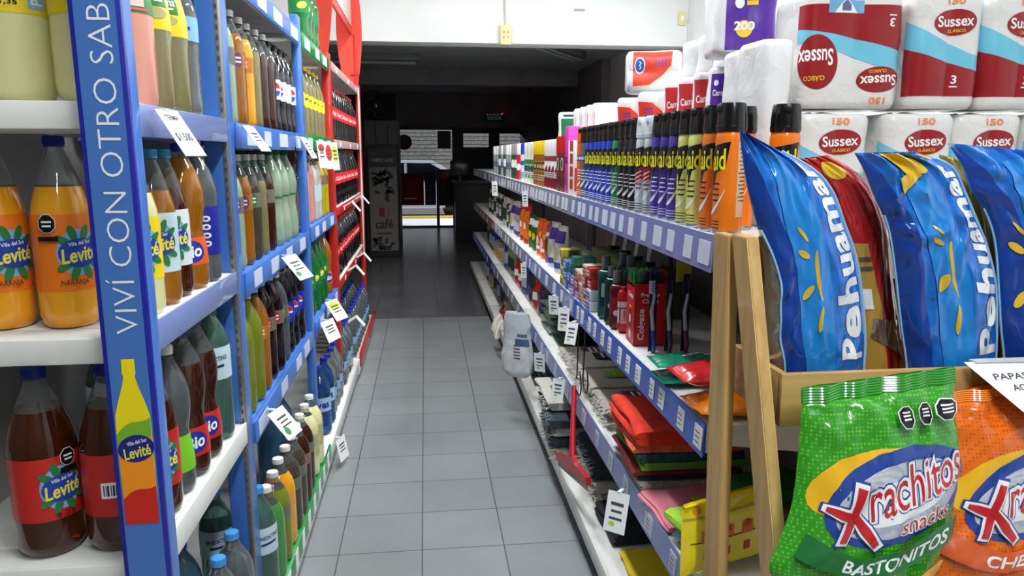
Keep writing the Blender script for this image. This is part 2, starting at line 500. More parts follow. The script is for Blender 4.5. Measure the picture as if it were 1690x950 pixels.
# ================================================================ lamps
TUBEM = M('tube_glow', (255, 255, 255), 0.5, emit=(240, 248, 255), es=9.0)
LAMPB = M('lamp_white', (225, 226, 224), 0.5)
for i, (x, y) in enumerate(TUBES):
    t = thing('ceiling_lamp', (x, y, 3.3), cat='lamp', group='tube lamps of the front room')
    t['label'] = 'white twin tube ceiling lamp in the bright front room'
    B().bb(-0.09, 0.09, -0.62, 0.62, 0.02, 0.1, LAMPB, 0.01).build('housing', t)
    for s in (-0.045, 0.045):
        B().tube([(s, -0.58, -0.005), (s, 0.58, -0.005)], 0.013, TUBEM, 10).build('tube', t)
        for e in (-0.59, 0.59): B().bb(s - 0.014, s + 0.014, e - 0.01, e + 0.01, -0.02, 0.03, LAMPB, 0.002).build('socket', t)
    L = bpy.data.lights.new('tube_light', 'AREA'); L.shape = 'RECTANGLE'; L.size = 0.14; L.size_y = 1.2
    L.energy = TUBE_W; L.color = (0.93, 0.97, 1.0)
    lo = bpy.data.objects.new('tube_light', L); lo.parent = t; lo.location = (0, 0, -0.03); C.objects.link(lo)

# ================================================================ back-room fittings
OFFT = M('unlit_tube', (170, 172, 174), 0.3); DKM = M('dark_casing', (40, 40, 42), 0.5)
def dead_lamp(x, y, z, l, rz, label):
    t = thing('ceiling_lamp', (x, y, z), rz, label, 'lamp')
    B().bb(-0.1, 0.1, -l / 2, l / 2, 0.0, 0.08, M('lamp_grey', (120, 120, 122), 0.5), 0.01).build('housing', t)
    for s in (-0.045, 0.045): B().tube([(s, -l / 2 + 0.03, -0.02), (s, l / 2 - 0.03, -0.02)], 0.014, OFFT, 8).build('tube', t)
dead_lamp(1.55, 8.6, 2.64, 1.3, -0.55, 'unlit tube lamp at the right of the dark back ceiling')
dead_lamp(-0.75, 9.6, 2.64, 1.4, PI / 2, 'unlit tube lamp at the left of the dark back ceiling')
dead_lamp(0.0, 12.6, 2.64, 0.9, 0.15, 'small unlit lamp above the aisle deep in the back room')
t = thing('ceiling_vent', (2.0, 8.1, 2.66), label='dark square vent by the right corner of the back ceiling', cat='vent')
B().bb(-0.3, 0.3, -0.3, 0.3, 0, 0.06, DKM, 0.01).build('frame', t)
for k in range(6): B().bb(-0.26, 0.26, -0.25 + k * 0.09, -0.2 + k * 0.09, -0.012, 0.0, BLACK, 0.003).build('slat', t)
t = thing('exit_sign', (1.45, YF - 0.12, 2.25), label='small green exit sign reading SALIDA above the shop front', cat='sign')
b = B().bb(-0.2, 0.2, -0.02, 0.02, -0.07, 0.07, M('sign_green', (12, 40, 30), 0.4), 0.008)
b.decal(text('SALIDA', 0, -0.01, 0.3, 0.075, bold=0.01), flatmap((0, -0.021, 0), (1, 0, 0), (0, 0, 1), 0.001), M('sign_letters', (70, 130, 104), 0.5, emit=(60, 120, 96), es=0.25))
b.build('face', t)
for k in range(5): B().bb(-0.17 + k * 0.07, -0.13 + k * 0.07, -0.024, -0.02, 0.05, 0.062, M('sign_led_pale', (150, 170, 160), 0.4, emit=(150, 170, 160), es=0.3)).build('indicator', t)
o = B().lathe([(0, -0.008), (0.01, -0.006), (0.013, 0), (0.01, 0.006), (0, 0.008)], M('led_red', (255, 30, 20), 0.3, emit=(255, 40, 30), es=3.0), 12).build('red_light', t, (0.16, -0.03, 0.075))
B().bb(-0.02, 0.02, 0.02, 0.12, -0.03, 0.03, DKM).build('bracket', t)

# junction box with its conduit on the beam
t = thing('junction_box', (0.742, YB, 2.545), label='cream junction box with a cable conduit on the white beam', cat='junction box')
CREAM = M('cream_plastic', (222, 208, 158), 0.5)
b = B().bb(-0.052, 0.052, -0.05, 0, -0.085, 0.085, CREAM, 0.008)
b.build('box', t)
for sx in (-0.018, 0.018):
    for sz in (-0.02, 0.022):
        B().bb(sx - 0.008, sx + 0.008, -0.054, -0.048, sz - 0.01, sz + 0.01, M('cream_dark', (180, 164, 112), 0.5), 0.002).build('socket', t)
B().tube([(0.0, -0.012, 0.08), (-0.01, -0.012, 0.4), (-0.03, -0.012, 0.855)], 0.008, M('conduit', (206, 204, 192), 0.5), 8).build('conduit', t)
B().bb(1.60, 1.72, YB - 0.008, YB + 0.001, 2.86, 2.875, M('plaster_scar', (170, 170, 166), 0.8), 0.003)
o = B().bb(1.36, 1.46, YB - 0.006, YB, 2.765, 2.785, M('plaster_scar', (178, 178, 174), 0.8), 0.002).build('wall_bracket')
tag(o, 'little grey bracket left on the white beam', 'bracket')
t = thing('wall_socket', (2.36, YB - 0.0, 2.72), label='small white socket at the right end of the beam', cat='socket')
B().bb(-0.035, 0.035, -0.02, 0, -0.06, 0.06, CREAM, 0.006).build('plate', t)
B().bb(-0.015, 0.015, -0.026, -0.018, -0.02, 0.02, PAPER, 0.004).build('outlet', t)

# coffee vending machine
t = thing('coffee_machine', (-0.6, 11.35, 0), label='dark coffee vending machine with plant pictures beside the far aisle', cat='vending machine')
VD = M('machine_dark', (46, 42, 44), 0.5); VP = M('machine_panel', (128, 118, 112), 0.6); LEAF = M('printed_leaf', (36, 58, 34), 0.6)
b = B().bb(-0.23, 0.22, -0.33, 0.35, 0, 1.64, VD, 0.02); b.build('cabinet', t)
b = B().bb(-0.2, 0.2, -0.345, -0.33, 0.1, 1.58, VP, 0.005)
mp = flatmap((0, -0.346, 0), (1, 0, 0), (0, 0, 1), 0.001)
mp2 = flatmap((0, -0.348, 0), (1, 0, 0), (0, 0, 1), 0.001)
b.decal(rect(0, 1.45, 0.4, 0.26), mp, VD)
b.decal(text('NESCAFE', 0, 1.42, 0.3, 0.05, bold=0.01), mp2, M('print_pale', (170, 166, 162), 0.6))
for k in range(26):
    a = random.uniform(0, 2 * PI)
    b.decal(ell(random.uniform(-0.14, 0.14), 1.12 + random.uniform(-0.2, 0.16), 0.09, 0.05, a, 10), mp, LEAF)
    if k < 8: b.decal(ell(random.uniform(-0.16, 0.16), 0.24 + random.uniform(-0.06, 0.1), 0.1, 0.05, a, 10), mp, LEAF)
b.decal(ell(0.05, 0.86, 0.06, 0.1, 0.5, 12), mp, LEAF)
b.decal(text('café', 0.0, 0.5, 0.26, 0.14, bold=0.02), mp2, M('print_brown', (48, 36, 34), 0.6))
b.decal(rect(-0.03, 0.67, 0.08, 0.13), mp2, M('print_red', (120, 36, 40), 0.6)); b.decal(rect(0.07, 0.67, 0.02, 0.1), mp2, M('print_red', (120, 36, 40), 0.6))
b.decal(rect(0.0, 0.36, 0.2, 0.025), mp2, M('print_brown', (48, 36, 34), 0.6))
b.build('front_panel', t)
B().bb(-0.09, 0.09, -0.37, -0.34, 0.12, 0.2, BLACK, 0.01).build('cup_tray', t)
t = thing('fridge', (-0.62, 12.1, 0), label='tall grey cabinet behind the coffee machine', cat='cabinet')
B().bb(-0.3, 0.24, -0.3, 0.3, 0, 2.02, M('cabinet_grey', (112, 112, 114), 0.5), 0.02).build('body', t)
for k in (-0.12, 0.06): B().bb(k, k + 0.012, -0.315, -0.3, 0.3, 1.95, DKM, 0.003).build('door_seam', t)
t = thing('fan', (-0.75, 12.0, 2.02), label='black fan standing on the tall grey cabinet', cat='fan')
b = B().lathe([(0, 0), (0.12, 0), (0.11, 0.03), (0.02, 0.05), (0.02, 0.12)], BLACK, 20); b.build('base', t)
for rr in (0.08, 0.14, 0.19):
    n = 24; b = B().tube([(rr * math.cos(2 * PI * k / n), -0.06, 0.25 + rr * math.sin(2 * PI * k / n)) for k in range(n + 1)], 0.005, BLACK, 6); b.build('guard_ring', t)
for k in range(3):
    a = 2 * PI * k / 3; b = B().prism([(0.02 * math.cos(a), 0.25 + 0.02 * math.sin(a)), (0.16 * math.cos(a - 0.3), 0.25 + 0.16 * math.sin(a - 0.3)), (0.17 * math.cos(a + 0.3), 0.25 + 0.17 * math.sin(a + 0.3))], 1, -0.04, -0.03, DKM); b.build('blade', t)
o = B().lathe([(0, -0.06), (0.05, -0.05), (0.06, 0), (0.05, 0.1), (0, 0.12)], BLACK, 18).build('motor', t, (0, -0.02, 0.25)); o.rotation_euler = (PI / 2, 0, 0)
# low counter and monitor beside the door
t = thing('counter', (0.95, 13.3, 0), label='dark checkout counter before the shop front', cat='counter')
B().bb(-0.42, 0.6, -0.4, 0.4, 0, 1.0, M('counter_dark', (30, 27, 30), 0.5), 0.01).build('body', t)
B().bb(-0.46, 0.64, -0.44, 0.44, 1.0, 1.04, M('counter_top', (52, 48, 52), 0.35), 0.008).build('worktop', t)
t = thing('monitor', (0.62, 13.2, 1.04), label='black computer monitor on the checkout counter', cat='monitor')
B().bb(-0.17, 0.17, -0.02, 0.02, 0.1, 0.36, BLACK, 0.008).build('screen', t); B().bb(-0.02, 0.02, 0.0, 0.03, 0, 0.14, BLACK).build('stand', t); B().bb(-0.1, 0.1, -0.07, 0.08, 0, 0.012, BLACK, 0.004).build('foot', t)
o = B().tube([(1.75, 12.5, 2.72), (1.75, 12.5, 2.2)], 0.02, DKM, 8).build('hanging_post'); tag(o, 'thin dark post hanging from the back ceiling above the counter', 'post')
t = thing('display_cabinet', (2.0, 12.4, 0), label='dark display cabinet against the far right wall', cat='cabinet')
B().bb(-0.35, 0.28, -0.5, 0.5, 0, 1.95, M('cab_dark', (50, 46, 48), 0.5), 0.01).build('body', t)
for k in range(3): B().bb(-0.36, -0.34, -0.46, 0.46, 0.2 + 0.6 * k, 0.7 + 0.6 * k, M('cab_glass', (70, 70, 74), 0.1), 0.004).build('glass_panel', t)

# ================================================================ left gondola
def ticket(parent, b_mat, x, y0, y1, z0, z1, side):
    B().bb(x, x + side * 0.0016, y0, y1, z0, z1, b_mat).build('price_ticket', parent)

def shelf_board(unit, x0, x1, y0, y1, z, mat, edge, side, strip=None, sh=0.065, tickets=0, tmat=None, tw=0.05):
    """board from x0..x1; 'edge' is the aisle x; side +1 faces +x"""
    b = B().bb(x0, x1, y0, y1, z - 0.022, z, mat, 0.003)
    xi = edge - side * 0.012
    b.bb(min(xi, edge), max(xi, edge), y0, y1, z - sh, z - 0.0005, mat, 0.002)
    for yy in (y0 + 0.01, y1 - 0.03):
        b.prism([(x0 if side > 0 else x1, z - 0.045), (xi, z - 0.035), (xi, z - 0.02), (x0 if side > 0 else x1, z - 0.02)], 1, yy, yy + 0.012, mat)
    b.build('shelf', unit)
    if strip:
        s = B().bb(min(edge, edge + side * 0.005), max(edge, edge + side * 0.005), y0 + 0.004, y1 - 0.004, z - sh - 0.004, z + 0.004, strip, 0.0015).build('price_strip', unit)
        if tickets:
            rnd = random.Random(int(z * 100 + y0 * 31))
            step = (y1 - y0) / tickets
            for k in range(tickets):
                yy = y0 + step * (k + 0.5) + rnd.uniform(-0.2, 0.2) * step
                w = tw * rnd.uniform(0.7, 1.2)
                ticket(s, tmat or PAPER, edge + side * 0.005, yy - w / 2, yy + w / 2, z - sh + 0.006, z - 0.008, side)

LPAN = mottled('left_back_panel', (168, 164, 156), (182, 178, 170), 5, 0.6)
XL = -0.50
def upright(unit, x0, x1, y0, y1, z0, z1, mat, slots=False):
    b = B().bb(x0, x1, y0, y1, z0, z1, mat, 0.006, 2)
    if slots:
        b.bb(x1 - 0.012, x1 + 0.0015, y0 - 0.0015, y0 + 0.02, z0 + 0.12, z1 - 0.01, STEEL, 0.001)
        n = int((z1 - z0 - 0.2) / 0.025)
        for k in range(n):
            z = z0 + 0.16 + k * 0.025
            b.bb(x1 - 0.009, x1 - 0.003, y0 - 0.0022, y0, z, z + 0.012, M('slot_grey', (78, 80, 82), 0.6))
    b.build('upright', unit)

PALE = M('pale_ticket', (196, 204, 226), 0.6)
# end unit facing the camera
eu = thing('shelf_unit', (0, 0, 0), label='white end shelf unit with large bottles beside the blue banner post', cat='shelf unit')
for z in (1.585, 1.195, 0.78):
    b = B().bb(-1.7, -0.545, 1.29, 1.365, z - 0.03, z, SHELFW, 0.004); b.bb(-1.7, -0.905, 1.365, 1.49, z - 0.03, z, SHELFW, 0.004)
    b.bb(-1.7, -0.545, 1.285, 1.30, z - 0.045, z - 0.0005, SHELFW, 0.003)
    for xx in (-0.915, -1.4): b.prism([(1.30, z - 0.045), (1.49, z - 0.11), (1.49, z - 0.02), (1.30, z - 0.02)], 0, xx - 0.006, xx + 0.006, SHELFW)
    b.prism([(1.305, z - 0.042), (1.365, z - 0.05), (1.365, z - 0.02), (1.305, z - 0.02)], 0, -1.69, -0.56, SHELFW)
    b.build('shelf', eu)
B().bb(-1.7, -0.92, 1.495, 1.51, 0, 2.3, LPAN).build('back_panel', eu)
b = B().bb(-1.7, -0.55, 1.30, 1.365, 0.02, 0.16, SHELFW, 0.004); b.build('base_shelf', eu)
# banner post
t = thing('banner_post', (0, 0, 0), label='blue post with a printed bottle and white vertical lettering', cat='post')
upright(t, -0.53, -0.475, 1.275, 1.35, 0.0, 2.3, BLUE)
NAVY = M('banner_navy', (26, 34, 150), 0.35, coat=0.4)
BAN = M('banner_blue', (72, 118, 190), 0.3, coat=0.5)
b = B().bb(-0.537, -0.459, 1.258, 1.268, 0.02, 2.3, NAVY, 0.002)
mp = flatmap((-0.498, 1.258, 0), (1, 0, 0), (0, 0, 1), 0.0006); mp2 = flatmap((-0.498, 1.258, 0), (1, 0, 0), (0, 0, 1), 0.0012)
mp3 = flatmap((-0.498, 1.258, 0), (1, 0, 0), (0, 0, 1), 0.0018); mp4 = flatmap((-0.498, 1.258, 0), (1, 0, 0), (0, 0, 1), 0.0024)
b.decal(rect(0.0, 1.16, 0.062, 2.26), mp, BAN)
b.decal(text('VIVÍ CON OTRO SABOR', 0.0, 1.508, 0.60, 0.044, PI / 2, -0.014), mp2, PAPER)
YEL = M('print_yellow', (246, 222, 20), 0.45); LIME = M('print_lime', (122, 178, 44), 0.45); ORA = M('print_orange', (246, 150, 24), 0.45); REDK = M('print_red_bright', (206, 38, 26), 0.45); INDIGO = M('print_indigo', (28, 34, 124), 0.45)
def bot_outline(z0, H, R):
    half = [(0.78, 0), (0.9, 0.01), (0.95, 0.05), (1.0, 0.35), (1.0, 0.6), (0.97, 0.67), (0.75, 0.75), (0.45, 0.84), (0.33, 0.89), (0.33, 0.905), (0.38, 0.915), (0.36, 1.0)]
    L = [(-r * R, z0 + z * H) for r, z in half]; Rr = [(r * R, z0 + z * H) for r, z in half][::-1]
    return poly(L + Rr)
z0b, Hb, Rb = 0.870, 0.295, 0.0285
b.decal(bot_outline(z0b, Hb, Rb), mp2, YEL)
def clipband(zl0, zl1, zh0, zh1, mat, m, amp=0.006):
    # wavy colour band across the printed bottle
    lo = [(-Rb * 0.97 + 2 * Rb * 0.97 * k / 8, zl0 + (zl1 - zl0) * (k / 8) + amp * math.sin(k / 8 * PI * 1.6)) for k in range(9)]
    hi = [(-Rb * 0.97 + 2 * Rb * 0.97 * k / 8, zh0 + (zh1 - zh0) * (k / 8) + 0.006 * math.sin(k / 8 * PI * 1.6)) for k in range(9)]
    b.decal((lo + hi, [(i, i + 1, 10 + i, 9 + i) for i in range(8)]), m, mat)
clipband(1.01, 1.035, 1.035, 1.068, LIME, mp3)
clipband(0.916, 0.945, 1.01, 1.035, ORA, mp3)
clipband(0.8705, 0.8705, 0.916, 0.945, REDK, mp3, 0.0)
b.decal(ell(0.001, 1.008, 0.06, 0.048, 0.25), mp4, INDIGO)
mp5 = flatmap((-0.498, 1.258, 0), (1, 0, 0), (0, 0, 1), 0.003)
b.decal(text('Levité', 0.002, 1.002, 0.046, 0.02, 0.22, 0.02, 0.2), mp5, M('print_lemon', (236, 226, 70), 0.45))
b.decal(text('Villa del Sur', 0.003, 1.02, 0.034, 0.007, 0.25, 0.01), mp5, PAPER)
b.build('banner_panel', t)

# blue unit, first and second bay
u = thing('shelf_unit', (0, 0, 0), label='blue shelf unit of bottles between the banner post and the red unit', cat='shelf unit')
for z in (1.585, 1.195, 0.78):
    shelf_board(u, -0.9, XL - 0.012, 1.37, 1.99, z, SHELFW, XL, 1, LAVS if z > 1 else SHELFW, 0.05)
b = B().bb(-0.9, -0.49, 1.37, 1.99, 0.05, 0.16, SHELFW, 0.003); b.build('base_shelf', u)
for z in (2.0, 1.58, 1.175, 0.745):
    shelf_board(u, -0.9, XL - 0.012, 2.08, 3.21, z, BLUE if z < 1.9 else SHELFW, XL, 1, BLUE, 0.06, 4, PALE, 0.14)
b = B().bb(-0.9, -0.47, 1.99, 3.36, 0.05, 0.165, SHELFW, 0.003); b.bb(-0.53, -0.462, 2.085, 3.21, 0.157, 0.1655, GREENS, 0.001); b.bb(-0.472, -0.462, 1.99, 3.36, 0.095, 0.1652, GREENS, 0.002); b.build('base_shelf', u)
for k in range(9): ticket(u, PAPER, -0.462, 2.1 + k * 0.14, 2.15 + k * 0.14, 0.1, 0.165, 1)
for z in (2.0, 1.58, 1.185, 0.76):
    shelf_board(u, -0.9, XL - 0.012, 3.29, 4.19, z, BLUE if z < 1.5 else SHELFW, XL, 1, BLUE if z < 1.5 else GREENS, 0.06, 3, PALE, 0.14)
b = B().bb(-0.9, -0.47, 3.37, 4.85, 0.05, 0.15, SHELFW, 0.003); b.bb(-0.47, -0.462, 3.37, 4.85, 0.09, 0.152, SHELFW, 0.002); b.build('base_shelf', u)
upright(u, -0.558, -0.5, 1.995, 2.08, 0.17, 2.4, BLUE, True)
upright(u, -0.53, -0.498, 3.215, 3.285, 0.17, 2.06, BLUE)
B().bb(-0.94, -0.92, 1.52, 4.2, 0.0, 2.3, LPAN).build('back_panel', u)
b = B().bb(-0.9, -0.56, 1.37, 4.85, 0, 0.05, BLACK); b.build('plinth', u)
for yy in (2.9, 4.0): B().bb(-0.51, -0.485, yy, yy + 0.02, 0, 0.06, STEEL).build('foot', u)

# red unit
r = thing('shelf_unit', (0, 0, 0), label='red cola shelf unit with rounded red end plates', cat='shelf unit')
for z in (2.0, 1.58, 1.2, 0.78):
    shelf_board(r, -0.9, XL - 0.012, 4.29, 6.1, z, SHELFW, XL, 1, RED if z < 1.3 else M('rose_strip', (186, 150, 146), 0.4), 0.04, 3, PAPER, 0.06)
b = B().bb(-0.9, -0.46, 4.86, 6.3, 0.05, 0.15, SHELFW, 0.003); b.bb(-0.46, -0.45, 4.9, 5.6, 0.09, 0.19, RED, 0.002); b.bb(-0.46, -0.45, 5.7, 6.3, 0.09, 0.19, RED, 0.002); b.build('base_shelf', r)
upright(r, -0.54, -0.497, 4.2, 4.285, 0.15, 2.04, RED); upright(r, -0.53, -0.497, 6.1, 6.2, 0.15, 2.04, RED)
B().bb(-0.94, -0.92, 4.21, 6.3, 0.0, 2.1, M('red_unit_back', (92, 22, 20), 0.6)).build('back_panel', r)
B().bb(-0.9, -0.55, 4.86, 6.3, 0, 0.05, BLACK).build('plinth', r)
def plate(y, xl, xr):
    pts = []
    for k in range(13):
        f = k / 12; z = 2.02 + f * 0.9
        pts.append((xr + 0.045 * math.sin(f * PI) - 0.012, z))
    for k in range(13):
        f = 1 - k / 12; z = 2.02 + f * 0.9
        pts.append((xl - 0.05 * math.sin(f * PI) + 0.01, z))
    B().prism(pts, 1, y, y + 0.02, REDP).build('end_plate', r)
plate(4.24, -0.64, -0.497); plate(6.12, -0.62, -0.497)
b = B().bb(-0.56, -0.54, 4.27, 6.12, 2.42, 2.92, RED, 0.004); b.bb(-0.541, -0.536, 4.33, 6.06, 2.47, 2.9, M('header_poster', (190, 182, 172), 0.4), 0.001); b.build('header', r)
B().tube([(-0.52, 6.11, 2.05), (-0.52, 6.11, 2.42)], 0.008, RED, 8).build('rod', r)
B().tube([(-0.56, 6.11, 2.12), (-0.49, 6.11, 2.12)], 0.008, RED, 8).build('rod', r)
for k in range(4):
    y = 5.95 - k * 0.02; p = [(-0.49, y + 0.02 * math.sin(q * 1.3 + k), 2.0 - q * 0.14) for q in range(10)]
    B().tube(p, 0.004, M('cable_white', (205, 204, 198), 0.5), 6).build('cable', r)

# ================================================================ right gondola
XR = 0.62
def right_unit(label, y0, y1, deep, stripmats, tick, xs=(XR, XR, 0.605), sidehi=1.32):
    u = thing('shelf_unit', (0, 0, 0), label=label, cat='shelf unit')
    zs = (1.325, 0.90, 0.53)
    for z, x, sm, tk in zip(zs, xs, stripmats, tick):
        xx = deep if z > 1.3 else 1.06
        b = B().bb(x + 0.012, xx, y0, y1, z - 0.022, z, SHELFW, 0.003)
        b.bb(x, x + 0.012, y0, y1, z - 0.066, z - 0.0005, SHELFW, 0.002)
        for yy in (y0, y1 - 0.012): b.prism([(1.055, z - 0.1), (x + 0.012, z - 0.045), (x + 0.012, z - 0.02), (1.055, z - 0.02)], 1, yy, yy + 0.012, SHELFW)
        b.build('shelf', u)
        s = B()
        # sloping clear-fronted strip
        s.prism([(x - 0.0006, z + 0.004), (x - 0.0006, z - 0.07), (x - 0.008, z - 0.078), (x - 0.004, z + 0.004)], 1, y0 + 0.003, y1 - 0.003, sm)
        s = s.build('price_strip', u)
        rnd = random.Random(int(z * 50 + y0 * 7)); step = (y1 - y0) / max(tk, 1)
        for k in range(tk):
            yy = y0 + step * (k + 0.5) + rnd.uniform(-0.25, 0.25) * step; w = rnd.uniform(0.035, 0.05) if sm is BLUE2 else rnd.uniform(0.045, 0.07)
            zl = z - 0.064; zu = z - 0.012
            q = B().prism([(x - 0.0046, zu), (x - 0.0082, zl), (x - 0.0096, zl), (x - 0.006, zu)], 1, yy - w / 2, yy + w / 2, PAPER if sm is BLUE2 else M('ticket_lilac', (204, 209, 222), 0.5))
            if z < 1.3 and y0 < 3:
                mp = lambda a, c_, yy=yy: (x - 0.0105 + (c_ * 0.07), yy - a, z - 0.038 + c_)
                for kk in range(3): q.decal(rect(0.0, 0.012 - kk * 0.012, 0.026, 0.003), mp, INK)
            q.build('price_ticket', s)
    b = B().bb(0.572, 1.06, y0, y1, 0.12, 0.15, SHELFW, 0.004); b.bb(0.56, 0.572, y0, y1, 0.085, 0.155, SHELFW, 0.003); b.build('base_shelf', u)
    B().bb(1.06, 1.08, y0, y1, 0, 1.3, DARKP).build('back_panel', u)
    B().bb(0.66, 1.06, y0, y1, 0, 0.1, BLACK).build('plinth', u)
    for yy in (y0 + 0.05, y1 - 0.08): B().bb(0.6, 0.625, yy, yy + 0.03, 0, 0.11, STEEL, 0.003).build('foot', u)
    for yy in (y0 + 0.02, y1 - 0.05): B().bb(1.03, 1.06, yy, yy + 0.03, 0.1, 1.3, DARKP, 0.002).build('upright', u)
    return u
right_unit('shelf unit with blue price strips behind the wooden snack stand', 1.52, 3.0, 1.6, (LAVS, BLUE2, LAVS), (13, 13, 7))
right_unit('shelf unit with lavender price strips in the middle of the aisle', 3.01, 4.6, 1.6, (GREYS, LAVS, LAVS), (14, 8, 7))
right_unit('grey stripped shelf unit just before the dark back room', 4.61, 6.6, 1.3, (GREYS, GREYS, GREYS), (12, 8, 6))
right_unit('dim far shelf unit inside the back room', 6.61, 9.4, 1.2, (GREYS, M('maroon_strip', (120, 50, 60), 0.4), M('navy_strip', (60, 80, 160), 0.4)), (8, 6, 8))

# ================================================================ bottles
CLEAR = M('clear_plastic', (232, 238, 236), 0.06, trans=0.92, ior=1.06, spec=0.9, coat=0.6)
def liquid(name, col, tr=0.45):
    return M('liquid_' + name, col, 0.07, trans=tr, ior=1.33, coat=0.7)
LQ = dict(
    lemon=liquid('lemon', (240, 236, 172), 0.12), orange=liquid('orange', (252, 172, 34), 0.15), amber=liquid('amber', (222, 140, 28), 0.6),
    tea=liquid('tea', (112, 50, 18), 0.75), cola=liquid('cola', (44, 22, 16), 0.5), pepsi=liquid('dark_cola', (22, 16, 20), 0.3), pink=liquid('pink', (246, 170, 150), 0.25),
    olive=liquid('olive', (176, 166, 110), 0.55), water=liquid('water', (222, 236, 240), 0.9), aqua=liquid('aqua', (170, 214, 226), 0.85), green=liquid('green', (92, 190, 92), 0.5),
    lime=liquid('lime', (176, 190, 50), 0.6), palegreen=liquid('pale_green', (200, 226, 190), 0.5), brown=liquid('brown', (104, 54, 30), 0.75), yellow=liquid('yellow', (240, 214, 40), 0.4),
    greengl=liquid('deep_green', (28, 150, 62), 0.6), deepblue=liquid('deep_blue', (60, 130, 206), 0.8), smoke=liquid('smoke', (120, 112, 92), 0.7))
CAPS = dict(navy=M('cap_navy', (28, 44, 150), 0.4), white=M('cap_white', (236, 236, 232), 0.45), sky=M('cap_sky', (70, 150, 214), 0.4), black=M('cap_black', (16, 18, 40), 0.4),
            green=M('cap_green', (20, 130, 70), 0.4), yellow=M('cap_yellow', (240, 210, 30), 0.4), teal=M('cap_teal', (60, 160, 200), 0.4), royal=M('cap_royal', (36, 60, 190), 0.4), red=M('cap_red', (200, 24, 24), 0.4))
def L_(name, col): return M('label_' + name, col, 0.4, coat=0.25)

LEM = M('print_lemon', (236, 226, 70), 0.45)
def profile(kind, R, H):
    if kind == 'cone':
        q = [(0, .015), (.55, .012), (.8, 0), (.95, .03), (1, .07), (1, .3), (1, .54), (.985, .58), (.93, .64), (.83, .70), (.70, .765), (.55, .83), (.42, .88), (.33, .915), (.29, .935)]
    elif kind == 'round':
        q = [(0, .02), (.5, .015), (.78, 0), (.94, .02), (1, .06), (.985, .15), (1, .2), (1, .6), (.99, .66), (.93, .72), (.82, .775), (.66, .825), (.48, .87), (.36, .905), (.30, .935)]
    elif kind == 'waist':
        q = [(0, .02), (.5, .015), (.8, 0), (.96, .03), (1, .08), (1, .2), (.96, .28), (.87, .36), (.83, .41), (.86, .46), (.95, .53), (1, .6), (.99, .66), (.92, .73), (.78, .79), (.58, .85), (.40, .9), (.31, .935)]
    elif kind == 'contour':
        q = [(0, .02), (.5, .015), (.8, 0), (.95, .04), (.98, .12), (.9, .22), (.9, .3), (.99, .38), (1, .5), (1, .58), (.93, .66), (.8, .73), (.62, .8), (.46, .86), (.36, .9), (.3, .935)]
    else:  # ribbed
        q = [(0, .02), (.5, .015), (.8, 0), (.96, .03), (1, .07)] + [(1 if k % 2 else .955, .1 + .035 * k) for k in range(1, 10)] + [(1, .45), (1, .6), (.99, .66), (.93, .72), (.8, .78), (.64, .825), (.48, .87), (.38, .9), (.30, .935)]
    return [(max(r * R, 0), z * H) for r, z in q]

def bottle(name, cat, kind, R, H, liq, level, cap, label=None, decals=(), capr=0.015, empty=None, handle=False):
    """label = (z0, z1, material) as fractions of H; decals drawn on it, angle 0 faces +x"""
    def make():
        t = thing(name, cat=cat)
        pr = profile(kind, R, H)
        # split a ring at the liquid level
        zl = level * H; out = []
        for (a, b_) in zip(pr, pr[1:]):
            out.append(a)
            if a[1] < zl < b_[1] and b_[1] > a[1]:
                f = (zl - a[1]) / (b_[1] - a[1]); out.append((a[0] + f * (b_[0] - a[0]), zl))
        out.append(pr[-1])
        nr = pr[-1][0]
        out += [(nr, H * .935 + .002), (nr + .003, H * .94), (nr + .003, H * .945), (nr, H * .95), (nr, H * .985), (0, H * .985)]
        B().lathe(out, liq, 28, mat_of=lambda z: liq if z < zl else (empty or CLEAR)).build('body', t)
        cr = max(capr, nr + 0.0028)
        n = 28; cb = B(); hc = 0.019
        cz = H - hc
        cb.lathe([(nr + .0006, cz), (cr, cz), (cr, cz + .003), (cr * .97, cz + .004), (cr * .97, H - .002), (cr * .92, H), (0, H)], cap, n)
        for k in range(n): cb.box((cr * .975 * math.cos(2 * PI * k / n), cr * .975 * math.sin(2 * PI * k / n), cz + hc * .55), (.0016, .0012, hc * .65), cap, rot=Matrix.Rotation(2 * PI * k / n, 3, 'Z'))
        cb.build('cap', t)
        if label:
            z0, z1, lm = label[0] * H, label[1] * H, label[2]
            zs = [p[1] for p in out]; rs = [p[0] for p in out]
            rf = lambda z: float(np.interp(z, zs[2:], rs[2:]))
            lb = B(); zz = np.linspace(z0, z1, 7)
            lb.lathe([(rf(z) + .0006, z) for z in zz], lm, 32)
            zc = (z0 + z1) / 2
            for k, d in enumerate(decals):
                sh, mat = d[0], d[1]; ang = d[2] if len(d) > 2 else 0
                mp = cylmap(rf, zc, ang, 0.0010 + 0.0003 * k)
                lb.decal(sh, mp, mat, 0.009)
            lb.build('label', t, recalc=False)
        if handle:
            hb = B().tube([(R * .3, 0, H * .9), (R * .5, 0, H * 1.02), (0, 0, H * 1.06), (-R * .5, 0, H * 1.02), (-R * .3, 0, H * .9)], .003, cap, 8); hb.build('handle', t)
        return t
    return make

